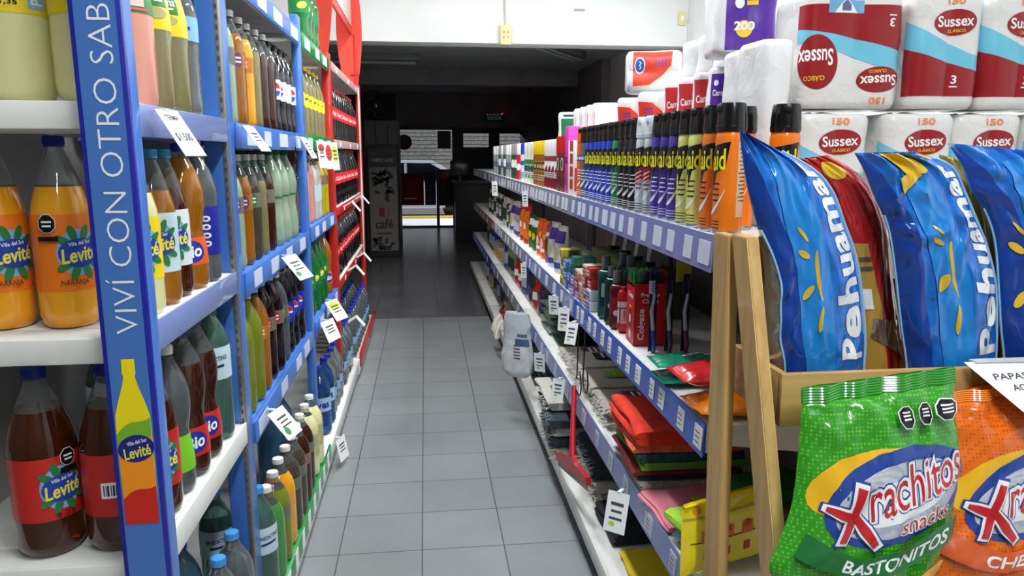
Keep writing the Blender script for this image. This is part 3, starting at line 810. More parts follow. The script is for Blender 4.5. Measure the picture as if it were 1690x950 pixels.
def levite_decals(bg=None, h=0.09, extra=()):
    w = []
    for s, m in ((1, M('print_sky', (120, 178, 216), 0.5)),):
        w.append((ell(0, 0, .072, .082), m))
    for a in (0.6, 1.2, 1.9, 2.5, -0.6, -1.2, -1.9, -2.5):
        w.append((ell(.0 + .03 * math.cos(a), .036 * math.sin(a), .03, .013, a, 12), M('print_leaf', (44, 120, 60), 0.5)))
    w.append((ell(0, 0, .066, .05), M('print_royal', (30, 62, 158), 0.45)))
    w.append((text('Levité', .0, -.003, .06, .026, .12, .025, .2), LEM))
    w.append((text('Villa del Sur', .0, .017, .036, .007, .12, .01), PAPER))
    return w + list(extra)

def bar(u, v): return [(rect(u + dx, v, w, .02), BLACK) for dx, w in ((-.01, .002), (-.006, .0012), (-.003, .003), (.002, .0015), (.006, .003), (.01, .0012))]
def stamp(u, v):
    return [(octagon(u, v, .026, .032), PAPER), (octagon(u, v, .024, .03), BLACK), (rect(u, v + .003, .015, .003), PAPER), (rect(u, v - .004, .013, .003), PAPER)]

def reg(key, desc, fn):
    KINDS[key] = fn; DESC[key] = desc

BO = ('soda_bottle', 'bottle'); JU = ('juice_bottle', 'bottle'); WA = ('water_bottle', 'bottle')
ORL = L_('orange', (238, 120, 20)); REL = L_('red', (196, 36, 28)); YEL_ = L_('yellow', (244, 214, 24)); PBL = L_('pale_blue', (196, 220, 228)); WHL = L_('white', (228, 230, 232)); GRL = L_('green', (48, 122, 44)); PUR = L_('purple', (120, 40, 110)); BLL = L_('blue', (24, 40, 150)); LGL = L_('lime', (122, 196, 40)); SKL = L_('sky', (130, 186, 220))
reg('end_lemon', 'large cloudy lemon juice bottle with yellow label', bottle(*JU, 'cone', .056, .42, LQ['lemon'], .9, CAPS['yellow'], (.34, .58, YEL_), [(rect(0.012, 0, .03, .085), SKL), (text('Pomelo', .012, 0, .07, .02, PI / 2, .02), PAPER), (text('1,35', -.03, -.034, .024, .009, 0, .02), BLACK), (text('1,35', .045, -.034, .024, .009, 0, .02), BLACK), (ell(-.03, .02, .04, .05), LEM)]))
reg('end_orange', 'large orange juice bottle with orange label and navy cap', bottle(*JU, 'cone', .0485, .335, LQ['orange'], .74, CAPS['navy'], (.20, .60, ORL), levite_decals(extra=stamp(-.045, .052) + [(rect(-.045, .026, .03, .008), BLACK), (text('NARANJA', -.012, -.052, .04, .012, 0, .01), M('print_brown2', (90, 40, 10), .5)), (text('1,5', .03, -.058, .012, .008, 0, .01), M('print_brown2', (90, 40, 10), .5))])))
reg('end_tea', 'large dark amber juice bottle with red label', bottle(*JU, 'cone', .0565, .345, LQ['tea'], .78, CAPS['navy'], (.21, .55, REL), levite_decals(extra=stamp(.0, .052)[:0] + stamp(.012, .054) + [(rect(.012, .032, .03, .01), BLACK), (text('2,25', -.0, -.05, .03, .012, 0, .02), M('print_wine', (90, 10, 14), .5))])))
reg('end_tea_back', 'large dark amber juice bottle with barcode on its red label', bottle(*JU, 'cone', .0565, .345, LQ['tea'], .78, CAPS['navy'], (.21, .55, REL), [(rect(.01, -.008, .03, .03), PAPER)] + bar(.01, -.008)))
reg('pink', 'cloudy pink drink bottle with green label', bottle(*BO, 'cone', .046, .33, LQ['pink'], .95, CAPS['green'], (.52, .8, GRL), [(text('Terma', 0, .02, .05, .02, 0, .02), PAPER), (rect(0, -.025, .05, .02), M('print_rose', (236, 200, 190), .5)), (rect(0, -.04, .07, .004), M('print_pink', (230, 90, 110), .5))]))
reg('terma', 'olive drink bottle with yellow and green label', bottle(*BO, 'cone', .046, .33, LQ['olive'], .95, CAPS['green'], (.48, .78, YEL_), [(rect(0, .014, .06, .04), GRL), (text('Terma', 0, .02, .05, .018, 0, .02), PAPER), (rect(.01, .006, .02, .004), PAPER), (ell(0, -.018, .05, .022), M('print_sage', (176, 170, 120), .5)), (text('1,35', -.015, -.038, .024, .008, 0, .02), BLACK)]))
reg('water_clear', 'clear water bottle with pale blue label', bottle(*WA, 'ribbed', .045, .33, LQ['water'], .97, CAPS['sky'], (.5, .66, SKL), [(rect(0, 0, .05, .008), BLL)]))
def lev(lab, liqn, top=None):
    ex = []
    return bottle(*JU, 'cone', .042, .315, LQ[liqn], .74, CAPS['teal'], (.22, .6, lab), ([(rect(0, -.035, .2, .03), YEL_)] if top else []) + levite_decals())
reg('lev_yellow', 'pale juice bottle with bright yellow label and teal cap', lev(YEL_, 'lemon'))
reg('lev_amber', 'amber juice bottle with pale blue label and teal cap', lev(PBL, 'amber'))
reg('lev_dark', 'dark juice bottle with white label and teal cap', lev(WHL, 'tea'))
BIO = [(ell(0, 0, .06, .05), BLL), (text('Bio', 0, .0, .045, .028, .15, .03, .2), PAPER)]
reg('bio_orange', 'waisted orange soda bottle with orange label', bottle(*BO, 'waist', .046, .33, LQ['amber'], .9, CAPS['royal'], (.17, .36, L_('dark_orange', (226, 90, 24))), BIO))
reg('blue_label', 'clear bottle with deep blue label', bottle(*WA, 'round', .045, .33, LQ['water'], .9, CAPS['royal'], (.2, .55, BLL), [(ell(0, -.03 + .02 * k, .022, .014), PAPER) for k in range(4)] + [(ell(0, -.03 + .02 * k, .01, .006), BLL) for k in range(4)]))
reg('bay_tea', 'dark amber juice bottle with red label and green cap', bottle(*JU, 'cone', .045, .32, LQ['tea'], .74, CAPS['green'], (.2, .56, REL), levite_decals(extra=stamp(.0, .055))))
reg('lime_label', 'clear soda bottle with lime green label', bottle(*BO, 'waist', .043, .325, LQ['water'], .85, CAPS['white'], (.16, .4, LGL), [(text('9', 0, .006, .03, .04, 0, .03), PAPER), (text('*', 0, -.03, .012, .012), PAPER)]))
reg('bio_tea', 'waisted amber soda bottle with red label and blue cap', bottle(*BO, 'waist', .047, .345, LQ['brown'], .76, CAPS['royal'], (.15, .34, REL), BIO))
reg('bened', 'green tinted water bottle with pale blue label', bottle(*WA, 'round', .05, .36, M('liquid_mint', (130, 190, 170), .06, trans=.8, ior=1.33, coat=.6), .95, CAPS['sky'], (.45, .68, PBL), [(text('BENEDICTINO', 0, .012, .07, .012, .1, .02), M('print_navy', (20, 40, 90), .5)), (rect(0, -.008, .05, .007, .1), M('print_navy', (20, 40, 90), .5))]))
reg('aqua_small', 'slim pale blue water bottle with sky blue cap', bottle(*WA, 'ribbed', .036, .27, LQ['aqua'], .9, CAPS['sky'], (.4, .58, SKL), [(rect(0, 0, .05, .008), BLL)]))
reg('villa', 'big clear water bottle with white label', bottle(*WA, 'round', .053, .34, LQ['water'], .93, CAPS['sky'], (.22, .5, WHL), [(text('Villavicencio', 0, .0, .08, .018, .08, .01), M('print_wine2', (150, 40, 60), .5)), (ell(.0, .035, .04, .02, .3), M('print_rose2', (220, 110, 140), .5))]))
reg('green_glass', 'deep green water bottle with royal blue cap', bottle(*WA, 'round', .043, .30, LQ['greengl'], .9, CAPS['royal']))
reg('aqua_big', 'large blue tinted water bottle with royal blue cap', bottle(*WA, 'round', .05, .33, M('liquid_blue_tint', (110, 170, 200), .06, trans=.8, ior=1.33, coat=.6), .93, CAPS['royal']))
def pop(liqn, spot, cap='white', R=.041, H=.325, kind='round', lev=.8):
    dec = [(ell(0, 0, .03, .042), spot), (rect(0, .006, .018, .005), PAPER), (rect(0, -.005, .018, .005), PAPER)] if spot else []
    return bottle(*BO, kind, R, H, LQ[liqn], lev, CAPS[cap], (.5, .64, M('label_clear_' + liqn, {'green': (110, 190, 100), 'amber': (214, 150, 60), 'orange': (246, 160, 30)}.get(liqn, (150, 150, 130)), .3, trans=.5)) if spot else None, dec)
reg('pop_green', 'pale green soda bottle with purple round mark', pop('palegreen', PUR))
reg('pop_amber', 'amber soda bottle with purple mark and white cap', pop('amber', PUR))
reg('pop_orange', 'bright orange soda bottle with white cap', pop('orange', ORL))
reg('pop_clear', 'nearly clear soda bottle with white cap', pop('olive', None, lev=.74))
reg('pop_cola', 'brown cola bottle with white cap', pop('brown', None, lev=.72))
PEP = [(ell(0, 0, .05, .05), PAPER), (poly([(.024 * math.cos(a), .024 * math.sin(a)) for a in np.linspace(.15, PI - .15, 12)]), M('print_pepsi_red', (206, 24, 44), .4)), (poly([(.024 * math.cos(a), .024 * math.sin(a)) for a in np.linspace(PI + .15, 2 * PI - .15, 12)]), M('print_pepsi_blue', (24, 70, 180), .4))]
reg('pepsi', 'black cola bottle with white label and navy cap', bottle(*BO, 'contour', .041, .32, LQ['pepsi'], .85, CAPS['black'], (.36, .58, WHL), PEP))
reg('pepsi_blue', 'black cola bottle with blue label and navy cap', bottle(*BO, 'contour', .046, .335, LQ['pepsi'], .85, CAPS['black'], (.36, .6, BLL), PEP))
reg('brown_red', 'brown soda bottle with red round mark', pop('brown', REL))
reg('olive_green', 'olive soda bottle with green round mark', pop('smoke', GRL))
reg('pale_bottle', 'cloudy pale green bottle with green band', bottle(*BO, 'waist', .047, .34, LQ['palegreen'], .97, CAPS['green'], (.5, .52, GRL)))
reg('lime_big', 'big lime yellow soda bottle', pop('lime', None, R=.047, H=.34, lev=.93))
reg('amber_big', 'big orange amber soda bottle with orange mark', pop('amber', ORL, R=.045, H=.34, lev=.9))
reg('cola_big', 'big dark brown soda bottle with red mark', pop('cola', REL, R=.046, H=.34, lev=.9))
reg('clear_yellow', 'clear soda bottle with yellow mark', pop('water', YEL_, R=.043, H=.33, lev=.9))
reg('soda_green', 'squat green soda bottle with white cap', pop('green', None, R=.053, H=.31, lev=.82))
reg('soda_lime', 'squat yellow green soda bottle with white cap', pop('lime', ORL, R=.053, H=.31, lev=.82))
reg('soda_orange', 'squat bright orange soda bottle with white cap', pop('orange', None, R=.053, H=.31, lev=.84))
reg('soda_olive', 'squat olive soda bottle with green mark and white cap', pop('smoke', GRL, R=.052, H=.31, lev=.82))
reg('soda_brown', 'squat brown soda bottle with red mark and white cap', pop('brown', REL, R=.052, H=.31, lev=.85))
reg('soda_lemon', 'squat cloudy lemon soda bottle with yellow mark', bottle(*BO, 'round', .053, .31, LQ['lemon'], .85, CAPS['white'], (.3, .6, M('label_clear_lemon', (226, 222, 170), .3, trans=.4)), [(ell(0, 0, .02, .035, .4), YEL_), (ell(.02, -.02, .02, .03, -.4), YEL_)]))
reg('yellow_label', 'pale soda bottle with yellow label and yellow cap', bottle(*BO, 'cone', .042, .32, LQ['olive'], .9, CAPS['yellow'], (.4, .58, YEL_), [(rect(0, .008, .05, .01), GRL)]))
reg('pink_soda', 'pink soda bottle with white cap', pop('pink', None, lev=.85))
reg('white_soda', 'milky white bottle with white cap', bottle(*BO, 'round', .041, .31, M('liquid_milky', (214, 216, 206), .2, trans=.2, coat=.6), .85, CAPS['white'], (.3, .55, PBL)))
reg('yellow_soda', 'yellow soda bottle with white cap', pop('yellow', ORL, lev=.86))
reg('sprite', 'bright green soda bottle with green cap', bottle(*BO, 'contour', .045, .33, LQ['greengl'], .9, CAPS['green'], (.38, .58, M('label_emerald', (10, 120, 60), .4)), [(ell(0, 0, .05, .03, .3), YEL_), (band([(-.015, -.004), (0, .003), (.015, .006)], .006), PAPER)]))
reg('ives', 'blue water bottle with white lettered label and royal cap', bottle(*WA, 'ribbed', .05, .34, LQ['deepblue'], .93, CAPS['royal'], (.36, .56, L_('water_blue', (170, 204, 232))), [(text('ives', 0, .0, .07, .036, .05, .03), BLL)]))
reg('water_pack', 'clear water bottle with royal blue cap', bottle(*WA, 'ribbed', .043, .32, LQ['water'], .95, CAPS['royal'], (.3, .45, SKL), [(rect(0, .0, .014, .03), BLL)]))
COK = L_('cola_red', (206, 20, 28))
reg('coke', 'black cola bottle with red label', bottle(*BO, 'contour', .045, .33, LQ['pepsi'], .86, CAPS['red'], (.38, .58, COK), [(text('Coca-Cola', 0, 0, .08, .026, 0, .01, .3), PAPER)]))
reg('coke_green', 'black cola bottle with half green label', bottle(*BO, 'contour', .045, .33, LQ['pepsi'], .86, CAPS['green'], (.38, .58, COK), [(rect(-.03, 0, .03, .064), GRL), (text('Coca-Cola', .01, 0, .07, .024, 0, .01, .3), PAPER)]))

def row(phrase, group, z, x, items, face, back=0.0, bx=0.0, pos='along'):
    """items = [(key, y)], bottles along a shelf; back > 0 adds a second row behind"""
    for i, (k, y) in enumerate(items):
        dx = random.uniform(-.003, .003)
        use(k, (x + dx, y, z + 0.0008), face + random.uniform(-.25, .25), ('%s, rear row %s, %s' % (DESC[k], ORD[i], phrase)) if 'rear' in pos else '%s, %s %s %s' % (DESC[k], ORD[i], pos, phrase), group)
    if back:
        for i, (k, y) in enumerate(items):
            use(k, (x - back, y + bx, z + 0.0005), face + random.uniform(-.4, .4), '%s, rear row %s, %s' % (DESC[k], ORD[i], phrase), group)

F_END = -PI / 2 + 0.9
for key, x, y, z, lab in (
    ('end_lemon', -.692, 1.415, 1.5875, 'large cloudy lemon juice bottle at the outer end of the top white end shelf'),
    ('end_lemon', -.575, 1.415, 1.5875, 'large cloudy lemon juice bottle on top end shelf, touching the blue banner post'),
    ('end_orange', -.752, 1.40, 1.1975, 'orange juice bottle with navy cap, farther from the banner post, middle end shelf'),
    ('end_orange', -.643, 1.40, 1.1975, 'orange juice bottle with navy cap beside the banner post, middle end shelf'),
    ('end_tea', -.702, 1.365, .7825, 'dark amber bottle with red logo label on the lowest white end shelf'),
    ('end_tea_back', -.583, 1.375, .7825, 'dark amber bottle with barcode side out, half behind the banner post')):
    use(key, (x, y, z), F_END if 'barcode' not in lab else -PI / 2, lab, 'large bottles on the white end shelves')

ANG = -1.05   # logo sides turned to the aisle mouth
G1 = 'bottles in the narrow blue bay'
row('banner bay top shelf', G1, 1.585, -.55, [('pink', 1.533), ('terma', 1.632), ('terma', 1.73), ('water_clear', 1.83)], ANG)
row('banner bay middle shelf', G1, 1.195, -.550, [('lev_yellow', 1.49), ('lev_amber', 1.585), ('lev_dark', 1.675), ('bio_orange', 1.775), ('blue_label', 1.875)], ANG)
row('banner bay lower shelf', G1, .78, -.553, [('bay_tea', 1.49), ('lime_label', 1.583), ('bio_tea', 1.677), ('bio_tea', 1.78), ('bened', 1.90)], ANG)
row('banner bay lower shelf', G1, .78, -.667, [('bened', 1.60), ('bened', 1.76)], ANG, pos='of the rear row,')
row('banner bay floor shelf', G1, .16, -.535, [('aqua_small', 1.52), ('aqua_small', 1.64), ('villa', 1.79), ('villa', 1.92)], ANG)
row('banner bay floor shelf', G1, .16, -.665, [('aqua_big', 1.60), ('green_glass', 1.745), ('aqua_big', 1.90)], ANG, pos='of the rear row,')
G2 = 'bottles in the middle blue bay'
row('middle bay upper shelf', G2, 1.58, -.553, [('pop_green', 2.19), ('pop_amber', 2.30), ('pop_orange', 2.42), ('pop_clear', 2.53), ('pop_cola', 2.645), ('pop_cola', 2.745), ('pepsi', 2.86), ('pepsi', 2.96), ('pepsi', 3.06), ('pepsi', 3.16)], ANG, .1)
row('middle bay second shelf', G2, 1.175, -.553, [('pop_green', 2.17), ('pop_amber', 2.28), ('olive_green', 2.40), ('pop_clear', 2.51), ('brown_red', 2.63), ('pale_bottle', 2.77), ('pale_bottle', 2.90), ('pale_bottle', 3.03)], ANG, .1)
row('middle bay third shelf', G2, .745, -.556, [('lime_big', 2.18), ('lime_big', 2.30), ('amber_big', 2.41), ('cola_big', 2.53), ('cola_big', 2.64), ('clear_yellow', 2.76), ('pepsi_blue', 2.88), ('pepsi_blue', 2.99), ('pepsi_blue', 3.11)], ANG, .11)
row('green edged floor shelf', G2, .1655, -.518, [('bened', 2.14), ('soda_green', 2.25), ('soda_lime', 2.36), ('soda_orange', 2.47), ('soda_olive', 2.58), ('soda_olive', 2.69), ('soda_brown', 2.80), ('soda_brown', 2.91), ('soda_lemon', 3.03), ('soda_lemon', 3.15)], ANG)
row('green edged floor shelf', G2, .165, -.64, [('bened', 2.14), ('aqua_big', 2.9), ('aqua_big', 3.02), ('aqua_big', 3.14)], ANG, pos='of the rear row,')
G3 = 'bottles in the far blue bay'
row('far blue bay topmost shelf', G3, 2.0, -.553, [('sprite', 3.6), ('sprite', 3.72), ('sprite', 3.84), ('sprite', 3.96)], ANG)
row('far blue bay upper shelf', G3, 1.58, -.553, [('yellow_label', 3.38), ('yellow_label', 3.53), ('yellow_label', 3.66), ('yellow_label', 3.79), ('yellow_label', 3.92), ('yellow_label', 4.05)], ANG)
row('far blue bay second shelf', G3, 1.185, -.553, [('pink_soda', 3.42), ('pink_soda', 3.55), ('white_soda', 3.68), ('white_soda', 3.80), ('yellow_soda', 3.93), ('yellow_soda', 4.07)], ANG)
row('far blue bay third shelf', G3, .76, -.556, [('sprite', 3.45), ('sprite', 3.60), ('sprite', 3.75), ('sprite', 3.9), ('bio_orange', 4.05)], ANG)
row('white floor shelf', G3, .15, -.527, [('ives', 3.55), ('ives', 3.7), ('water_pack', 3.84), ('water_pack', 3.97), ('water_pack', 4.10), ('water_pack', 4.34), ('water_pack', 4.46), ('water_pack', 4.58), ('water_pack', 4.70)], ANG)
G4 = 'bottles in the red unit'
row('red unit top shelf', G4, 1.58, -.556, [('coke', 4.45 + .14 * k) for k in range(11)], ANG)
row('red unit second shelf', G4, 1.2, -.556, [('coke_green' if k < 6 else 'coke', 4.45 + .14 * k) for k in range(11)], ANG)
row('red unit third shelf', G4, .78, -.556, [('coke', 4.45 + .14 * k) for k in range(11)], ANG)
row('red edged floor shelf', G4, .15, -.52, [('water_pack', 4.95 + .12 * k) for k in range(10)], ANG)
row('red edged floor shelf', G4, .15, -.62, [('water_pack', 4.97 + .12 * k) for k in range(11)], ANG, pos='of the rear row,')

# price cards clipped along the left shelves ----------------------------------------
CARDP = M('card_pale_blue', (186, 214, 230), 0.6); CARDG = M('card_green', (60, 130, 70), 0.6); CARDR = M('card_red', (206, 40, 36), 0.6); CARDL = M('card_lime', (186, 206, 60), 0.6)
def card(loc, rotz, tilt, w, h, label, lines, spots=(), base=PAPER, group='price cards on the drink shelves'):
    """card hanging from its top edge at loc, facing local -y"""
    b = B().bb(-w / 2, w / 2, -.0006, .0006, -h, 0, base)
    mp = flatmap((0, -.0007, -h / 2), (1, 0, 0), (0, 0, 1), 0.0003)
    mp2 = flatmap((0, -.001, -h / 2), (1, 0, 0), (0, 0, 1), 0.0004)
    for (u, v, ww, hh, m) in spots: b.decal(ell(u * w, v * h, ww * w, hh * h), mp, m)
    for ln in lines:
        if len(ln) == 5: b.decal(text(ln[0], ln[1] * w, ln[2] * h, ln[3] * w, ln[4] * h, 0, .012), mp2, INK)
        else: b.decal(rect(ln[0] * w, ln[1] * h, ln[2] * w, ln[3] * h), mp2, INK)
    t = thing('price_card', loc, rotz, label, 'price card', group)
    o = b.build('card', t, recalc=False); o.rotation_euler = (tilt, 0, 0)
    B().bb(-.006, .006, -.003, .024, -.002, .003, M('clip_clear', (226, 230, 232), .2), .001).build('clip', t)
    return t
GEN = [(-.0, .2, .6, .07), (0, .06, .5, .05), (.0, -.08, .6, .05)]
card((-.468, 1.455, 1.58), PI / 2 - .35, -.6, .06, .10, 'long white handwritten price card under the pink drink bottle', [('TERMA', 0, .33, .6, .12), ('$1.500', 0, -.1, .7, .2)])
card((-.468, 2.10, 1.575), PI / 2 - .1, -.6, .085, .08, 'pale blue and white price card at the post of the upper middle-bay shelf', GEN, [(-.1, -.2, .5, .3, CARDP)])
card((-.468, 3.02, 1.565), PI / 2 - .2, -.5, .06, .09, 'white price card at the far end of the upper middle-bay shelf', GEN, [(0, -.28, .3, .16, CARDG)])
card((-.468, 2.58, 1.16), PI / 2 - .3, -.7, .10, .10, 'white price card with green spot on the middle-bay second shelf', GEN, [(-.28, -.25, .3, .2, CARDG)])
card((-.468, 2.22, .735), PI / 2 - .3, -.7, .09, .10, 'white price card with green oval on the middle-bay third shelf', GEN, [(-.2, -.25, .3, .28, CARDG)])
card((-.462, 3.40, .75), PI / 2 - .35, -.4, .12, .10, 'plain white card under the far blue bay third shelf', GEN)
card((-.468, 3.62, .8), PI / 2 - .4, -.6, .11, .11, 'lime and white leaflet tag hanging by the bright green soda', GEN, [(0, .2, .9, .4, CARDL)])
card((-.468, 3.5, 1.56), PI / 2 - .3, -.1, .08, .12, 'white and red price tag, first under the far blue upper shelf', GEN, [(0, .25, .8, .3, CARDR)])
card((-.468, 3.75, 1.56), PI / 2 - .3, -.1, .08, .13, 'red price tag, second under the far blue upper shelf', GEN, [(0, .1, .9, .6, CARDR)])
card((-.468, 4.0, 1.56), PI / 2 - .3, -.1, .08, .14, 'lime price tag, third under the far blue upper shelf', GEN, [(0, .1, .9, .6, CARDL)])
card((-.437, 3.5, .14), PI / 2 - .3, -.2, .1, .11, 'white price card hanging low from the white floor shelf', GEN)
for i, (y, z) in enumerate(((4.5, 1.2), (5.2, 1.2), (4.6, .8), (5.2, .8), (4.5, .5))):
    t = thing('price_holder', (-.482, y, z), 0, 'white angled price holder, %s along the red unit shelves' % ORD[i], 'price holder', 'white price holders on the red unit')
    B().prism([(0, 0), (.05, .03), (.054, .024), (.004, -.006)], 1, -.03, .03, PAPER).build('arm', t)
    B().prism([(.05, .03), (.1, -.03), (.096, -.034), (.047, .026)], 1, -.03, .03, PAPER).build('face', t)
t = thing('hook', (-.488, 2.95, 1.53), 0, 'black wire hook hanging before the pale green bottles', 'hook')
B().tube([(0, 0, 0), (0.004, 0, -.05), (0, 0, -.1)], .0025, BLACK, 6).build('wire', t)
B().tube([(0, .012 * math.cos(a), -.112 + .012 * math.sin(a)) for a in np.linspace(PI / 2, 2.5 * PI, 14)], .0025, BLACK, 6).build('ring', t)

# ================================================================ right side: cans, cartons, packs
def rr_perim(a, b_, r):
    """perimeter sampler of a rounded rectangle, s = 0 in the middle of the front (-y) face, growing to +x"""
    r = min(r, a, b_)
    la, lb, lc = a - r, b_ - r, PI * r / 2
    segs = [('l', (0, -b_), (1, 0), la), ('c', (a - r, -b_ + r), -PI / 2, lc), ('l', (a, -b_ + r), (0, 1), 2 * lb), ('c', (a - r, b_ - r), 0, lc),
            ('l', (a - r, b_), (-1, 0), 2 * la), ('c', (-a + r, b_ - r), PI / 2, lc), ('l', (-a, b_ - r), (0, -1), 2 * lb), ('c', (-a + r, -b_ + r), PI, lc), ('l', (-a + r, -b_), (1, 0), la)]
    T = sum(q[3] for q in segs)
    def at(s):
        s = s % T
        for q in segs:
            if s <= q[3] + 1e-9:
                if q[0] == 'l':
                    return (q[1][0] + q[2][0] * s, q[1][1] + q[2][1] * s), (q[2][1], -q[2][0])
                an = q[2] + s / r
                return (q[1][0] + r * math.cos(an), q[1][1] + r * math.sin(an)), (math.cos(an), math.sin(an))
            s -= q[3]
        return (0, -b_), (0, -1)
    return at, T

class Column:
    """soft box: rounded-rectangle column, optional roll bulges; map(s, z) lies on its skin"""
    def __init__(s, w, d, h, r, rolls=0, amp=0.006, crown=0.012, wob=0.0, seed=0):
        s.w, s.d, s.h, s.r = w, d, h, r; s.rolls = rolls; s.amp = amp; s.crown = crown; s.wob = wob; s.seed = seed
        s.at, s.T = rr_perim(w / 2, d / 2, r)
    def skin(s, u, z, eps=0.0):
        (x, y), (nx, ny) = s.at(u)
        e = eps
        if s.rolls and ny < -0.7:
            e -= s.amp * (1 - abs(math.sin(PI * (x / s.w + .5) * s.rolls)) ** 0.55) * ((-ny - .7) / .3) ** 2
        k = min(z, s.h - z) / s.crown if s.crown else 9
        if k < 1: e -= s.crown * 0.7 * (1 - math.sqrt(max(0, 1 - (1 - k) ** 2)))
        if s.wob: e += s.wob * noise.noise(Vector((x * 14 + s.seed, y * 14, z * 14)))
        return (x + nx * e, y + ny * e, z)
    def mesh(s, b, mat, nu=72, nz=14, top=None):
        zs = sorted(set([0, s.crown * .15, s.crown * .5, s.crown] + list(np.linspace(s.crown, s.h - s.crown, nz)) + [s.h - s.crown, s.h - s.crown * .5, s.h - s.crown * .15, s.h]))
        V = []; F = []
        for z in zs:
            for k in range(nu): V.append(s.skin(s.T * k / nu, z))
        for i in range(len(zs) - 1):
            for k in range(nu): F.append((i * nu + k, i * nu + (k + 1) % nu, (i + 1) * nu + (k + 1) % nu, (i + 1) * nu + k))
        F.append(tuple(range(nu - 1, -1, -1))); n = len(zs) - 1
        F.append(tuple(range(n * nu, n * nu + nu)))
        b.add(V, F, mat); return b
    def mp(s, eps=0.0008): return lambda u, v: s.skin(u, v, eps)

# ---- spray cans
STEELC = M('can_rim', (190, 192, 194), 0.25, 0.9)
def spray(body, capm, big=1.0, kind='flat', stripe=None, txt='Raid'):
    def make():
        t = thing('spray_can', cat='spray can')
        R, H = .0325 * big, .285
        B().lathe([(0, .006), (R * .8, .003), (R * .97, 0), (R * 1.01, .004), (R * .99, .009), (R, .012)], STEELC, 28).build('rim', t)
        rf = lambda z: R if z < .20 else R - .0035 * ((z - .20) / .02) if z < .22 else R - .0035
        b = B().lathe([(R, .010), (R, .05), (R, .1), (R, .15), (R, .20), (R * .99, .212), (R * .93, .222), (R * .9, .224), (0, .225)], body, 32)
        zc = .12; A0 = -2.55
        def mp(k): return cylmap(lambda z: R, zc, A0, .0005 + .0003 * k)
        if txt == 'Raid':
            b.decal(poly([(-.037, .002), (-.031, .068), (.038, .082), (.029, .026), (.008, .016), (-.004, -.02), (-.009, .008)]), mp(0), BLACK, .006)
            b.decal(text('Raid', .0, .043, .06, .046, .06, .02, .1), mp(1), M('raid_yellow', (242, 232, 30), .4), .006)
            b.decal(text('Raid', .0, .043, .0601, .0461, .06, .0, .1), mp(1), M('raid_yellow', (242, 232, 30), .4), .006)
        else:
            b.decal(rect(0, .04, .06, .022), mp(0), BLL, .008); [b.decal(rect(-.018 + .012 * q, .04, .007, .012), mp(1), PAPER, .008) for q in range(4)]
        sw = [(-.02 + .05 * f, -.075 + .055 * f ** 2.2) for f in np.linspace(0, 1, 9)]
        b.decal(band(sw, [.001, .005, .008, .009, .008, .006, .004, .002, .001]), mp(1), PAPER, .008)
        ink = M('can_ink', (30, 30, 40), .5) if body.name in ('can_yellow', 'can_orange', 'can_silver') else PAPER
        for k in range(4): b.decal(rect(.004, -.008 - .012 * k, .026 - .004 * (k % 2), .0035), mp(0), ink, .01)
        for k in range(3): b.decal(rect(.0, -.09 - .007 * k, .04, .002), mp(0), ink, .01)
        if stripe:
            b.decal(poly([(-.04, -.045), (-.04, -.005), (.036, .03), (.036, -.012)]), mp(0), stripe, .006)
            for k in range(3): b.decal(rect(0, -.0 - .012 * k, .036, .003, .4), mp(2), PAPER, .01)
        tan = M('can_panel_tan', (226, 190, 150), .5)
        b.decal(rect(.072, .0, .034, .16), mp(0), tan if body.name == 'can_orange' else body, .008)
        for k in range(14): b.decal(rect(.072, .066 - .0085 * k, .028 - .004 * (k % 3), .0024), mp(1), ink, .01)
        b.build('body', t, recalc=False)
        cb = B()
        cb.lathe([(R * .9, .2235), (R * 1.0, .2235), (R * 1.01, .228), (R * 1.0, .246), (R * .97, .262), (R * .92, .278), (R * .86, .284), (R * .55, .2845), (R * .5, .278), (0, .278)], capm, 28)
        cb.lathe([(R * 1.012, .229), (R * 1.025, .231), (R * 1.025, .234), (R * 1.012, .236)], capm, 28)
        cb.build('cap', t)
        n = B().box((-R * .62, -R * .55, .272), (R * .55, R * .5, .018), capm if capm.name == 'can_pale' or capm is CANW else M('nozzle_black', (8, 8, 9), .4), .004, rot=Matrix.Rotation(.7, 3, 'Z')); n.build('nozzle', t)
        return t
    return make
CANW = M('cap_pale', (222, 226, 228), .35)
for nm, col, cap_, st, ds in (('orange', (244, 126, 24), BLACK, None, 'orange insect spray can with black cap'), ('yellow', (226, 226, 120), BLACK, None, 'pale yellow insect spray can with black cap'),
                              ('purple', (76, 50, 166), BLACK, None, 'purple insect spray can with black cap'), ('silver', (206, 212, 214), CANW, M('stripe_red', (190, 28, 44), .4), 'white insect spray can with red slanted stripe'),
                              ('black', (20, 20, 22), BLACK, None, 'black insect spray can with yellow lettering'), ('emerald', (20, 140, 70), BLACK, None, 'green insect spray can with black cap'), ('blue', (28, 62, 190), BLACK, None, 'blue insect spray can with black cap')):
    reg('can_' + nm, ds, spray(M('can_' + nm, col, .28, coat=.3), cap_, stripe=st))
reg('can_steel', 'grey metal spray can with blue band', spray(M('can_steel', (120, 122, 126), .25, .5), BLACK, txt='OFF'))
reg('can_rust', 'orange capped spray can with blue band', spray(M('can_rust', (226, 100, 30), .3), M('cap_orange', (240, 104, 24), .35), txt='OFF'))
ZT = 1.3255
cans = [('can_orange', 1.578), ('can_orange', 1.66), ('can_yellow', 1.745), ('can_yellow', 1.82), ('can_purple', 1.895), ('can_purple', 1.965), ('can_purple', 2.035), ('can_silver', 2.11), ('can_silver', 2.19), ('can_black', 2.27), ('can_black', 2.34), ('can_black', 2.41), ('can_emerald', 2.49)] + [('can_blue', 2.565 + .07 * k) for k in range(6)] + [('can_steel', 3.0), ('can_rust', 3.08)]
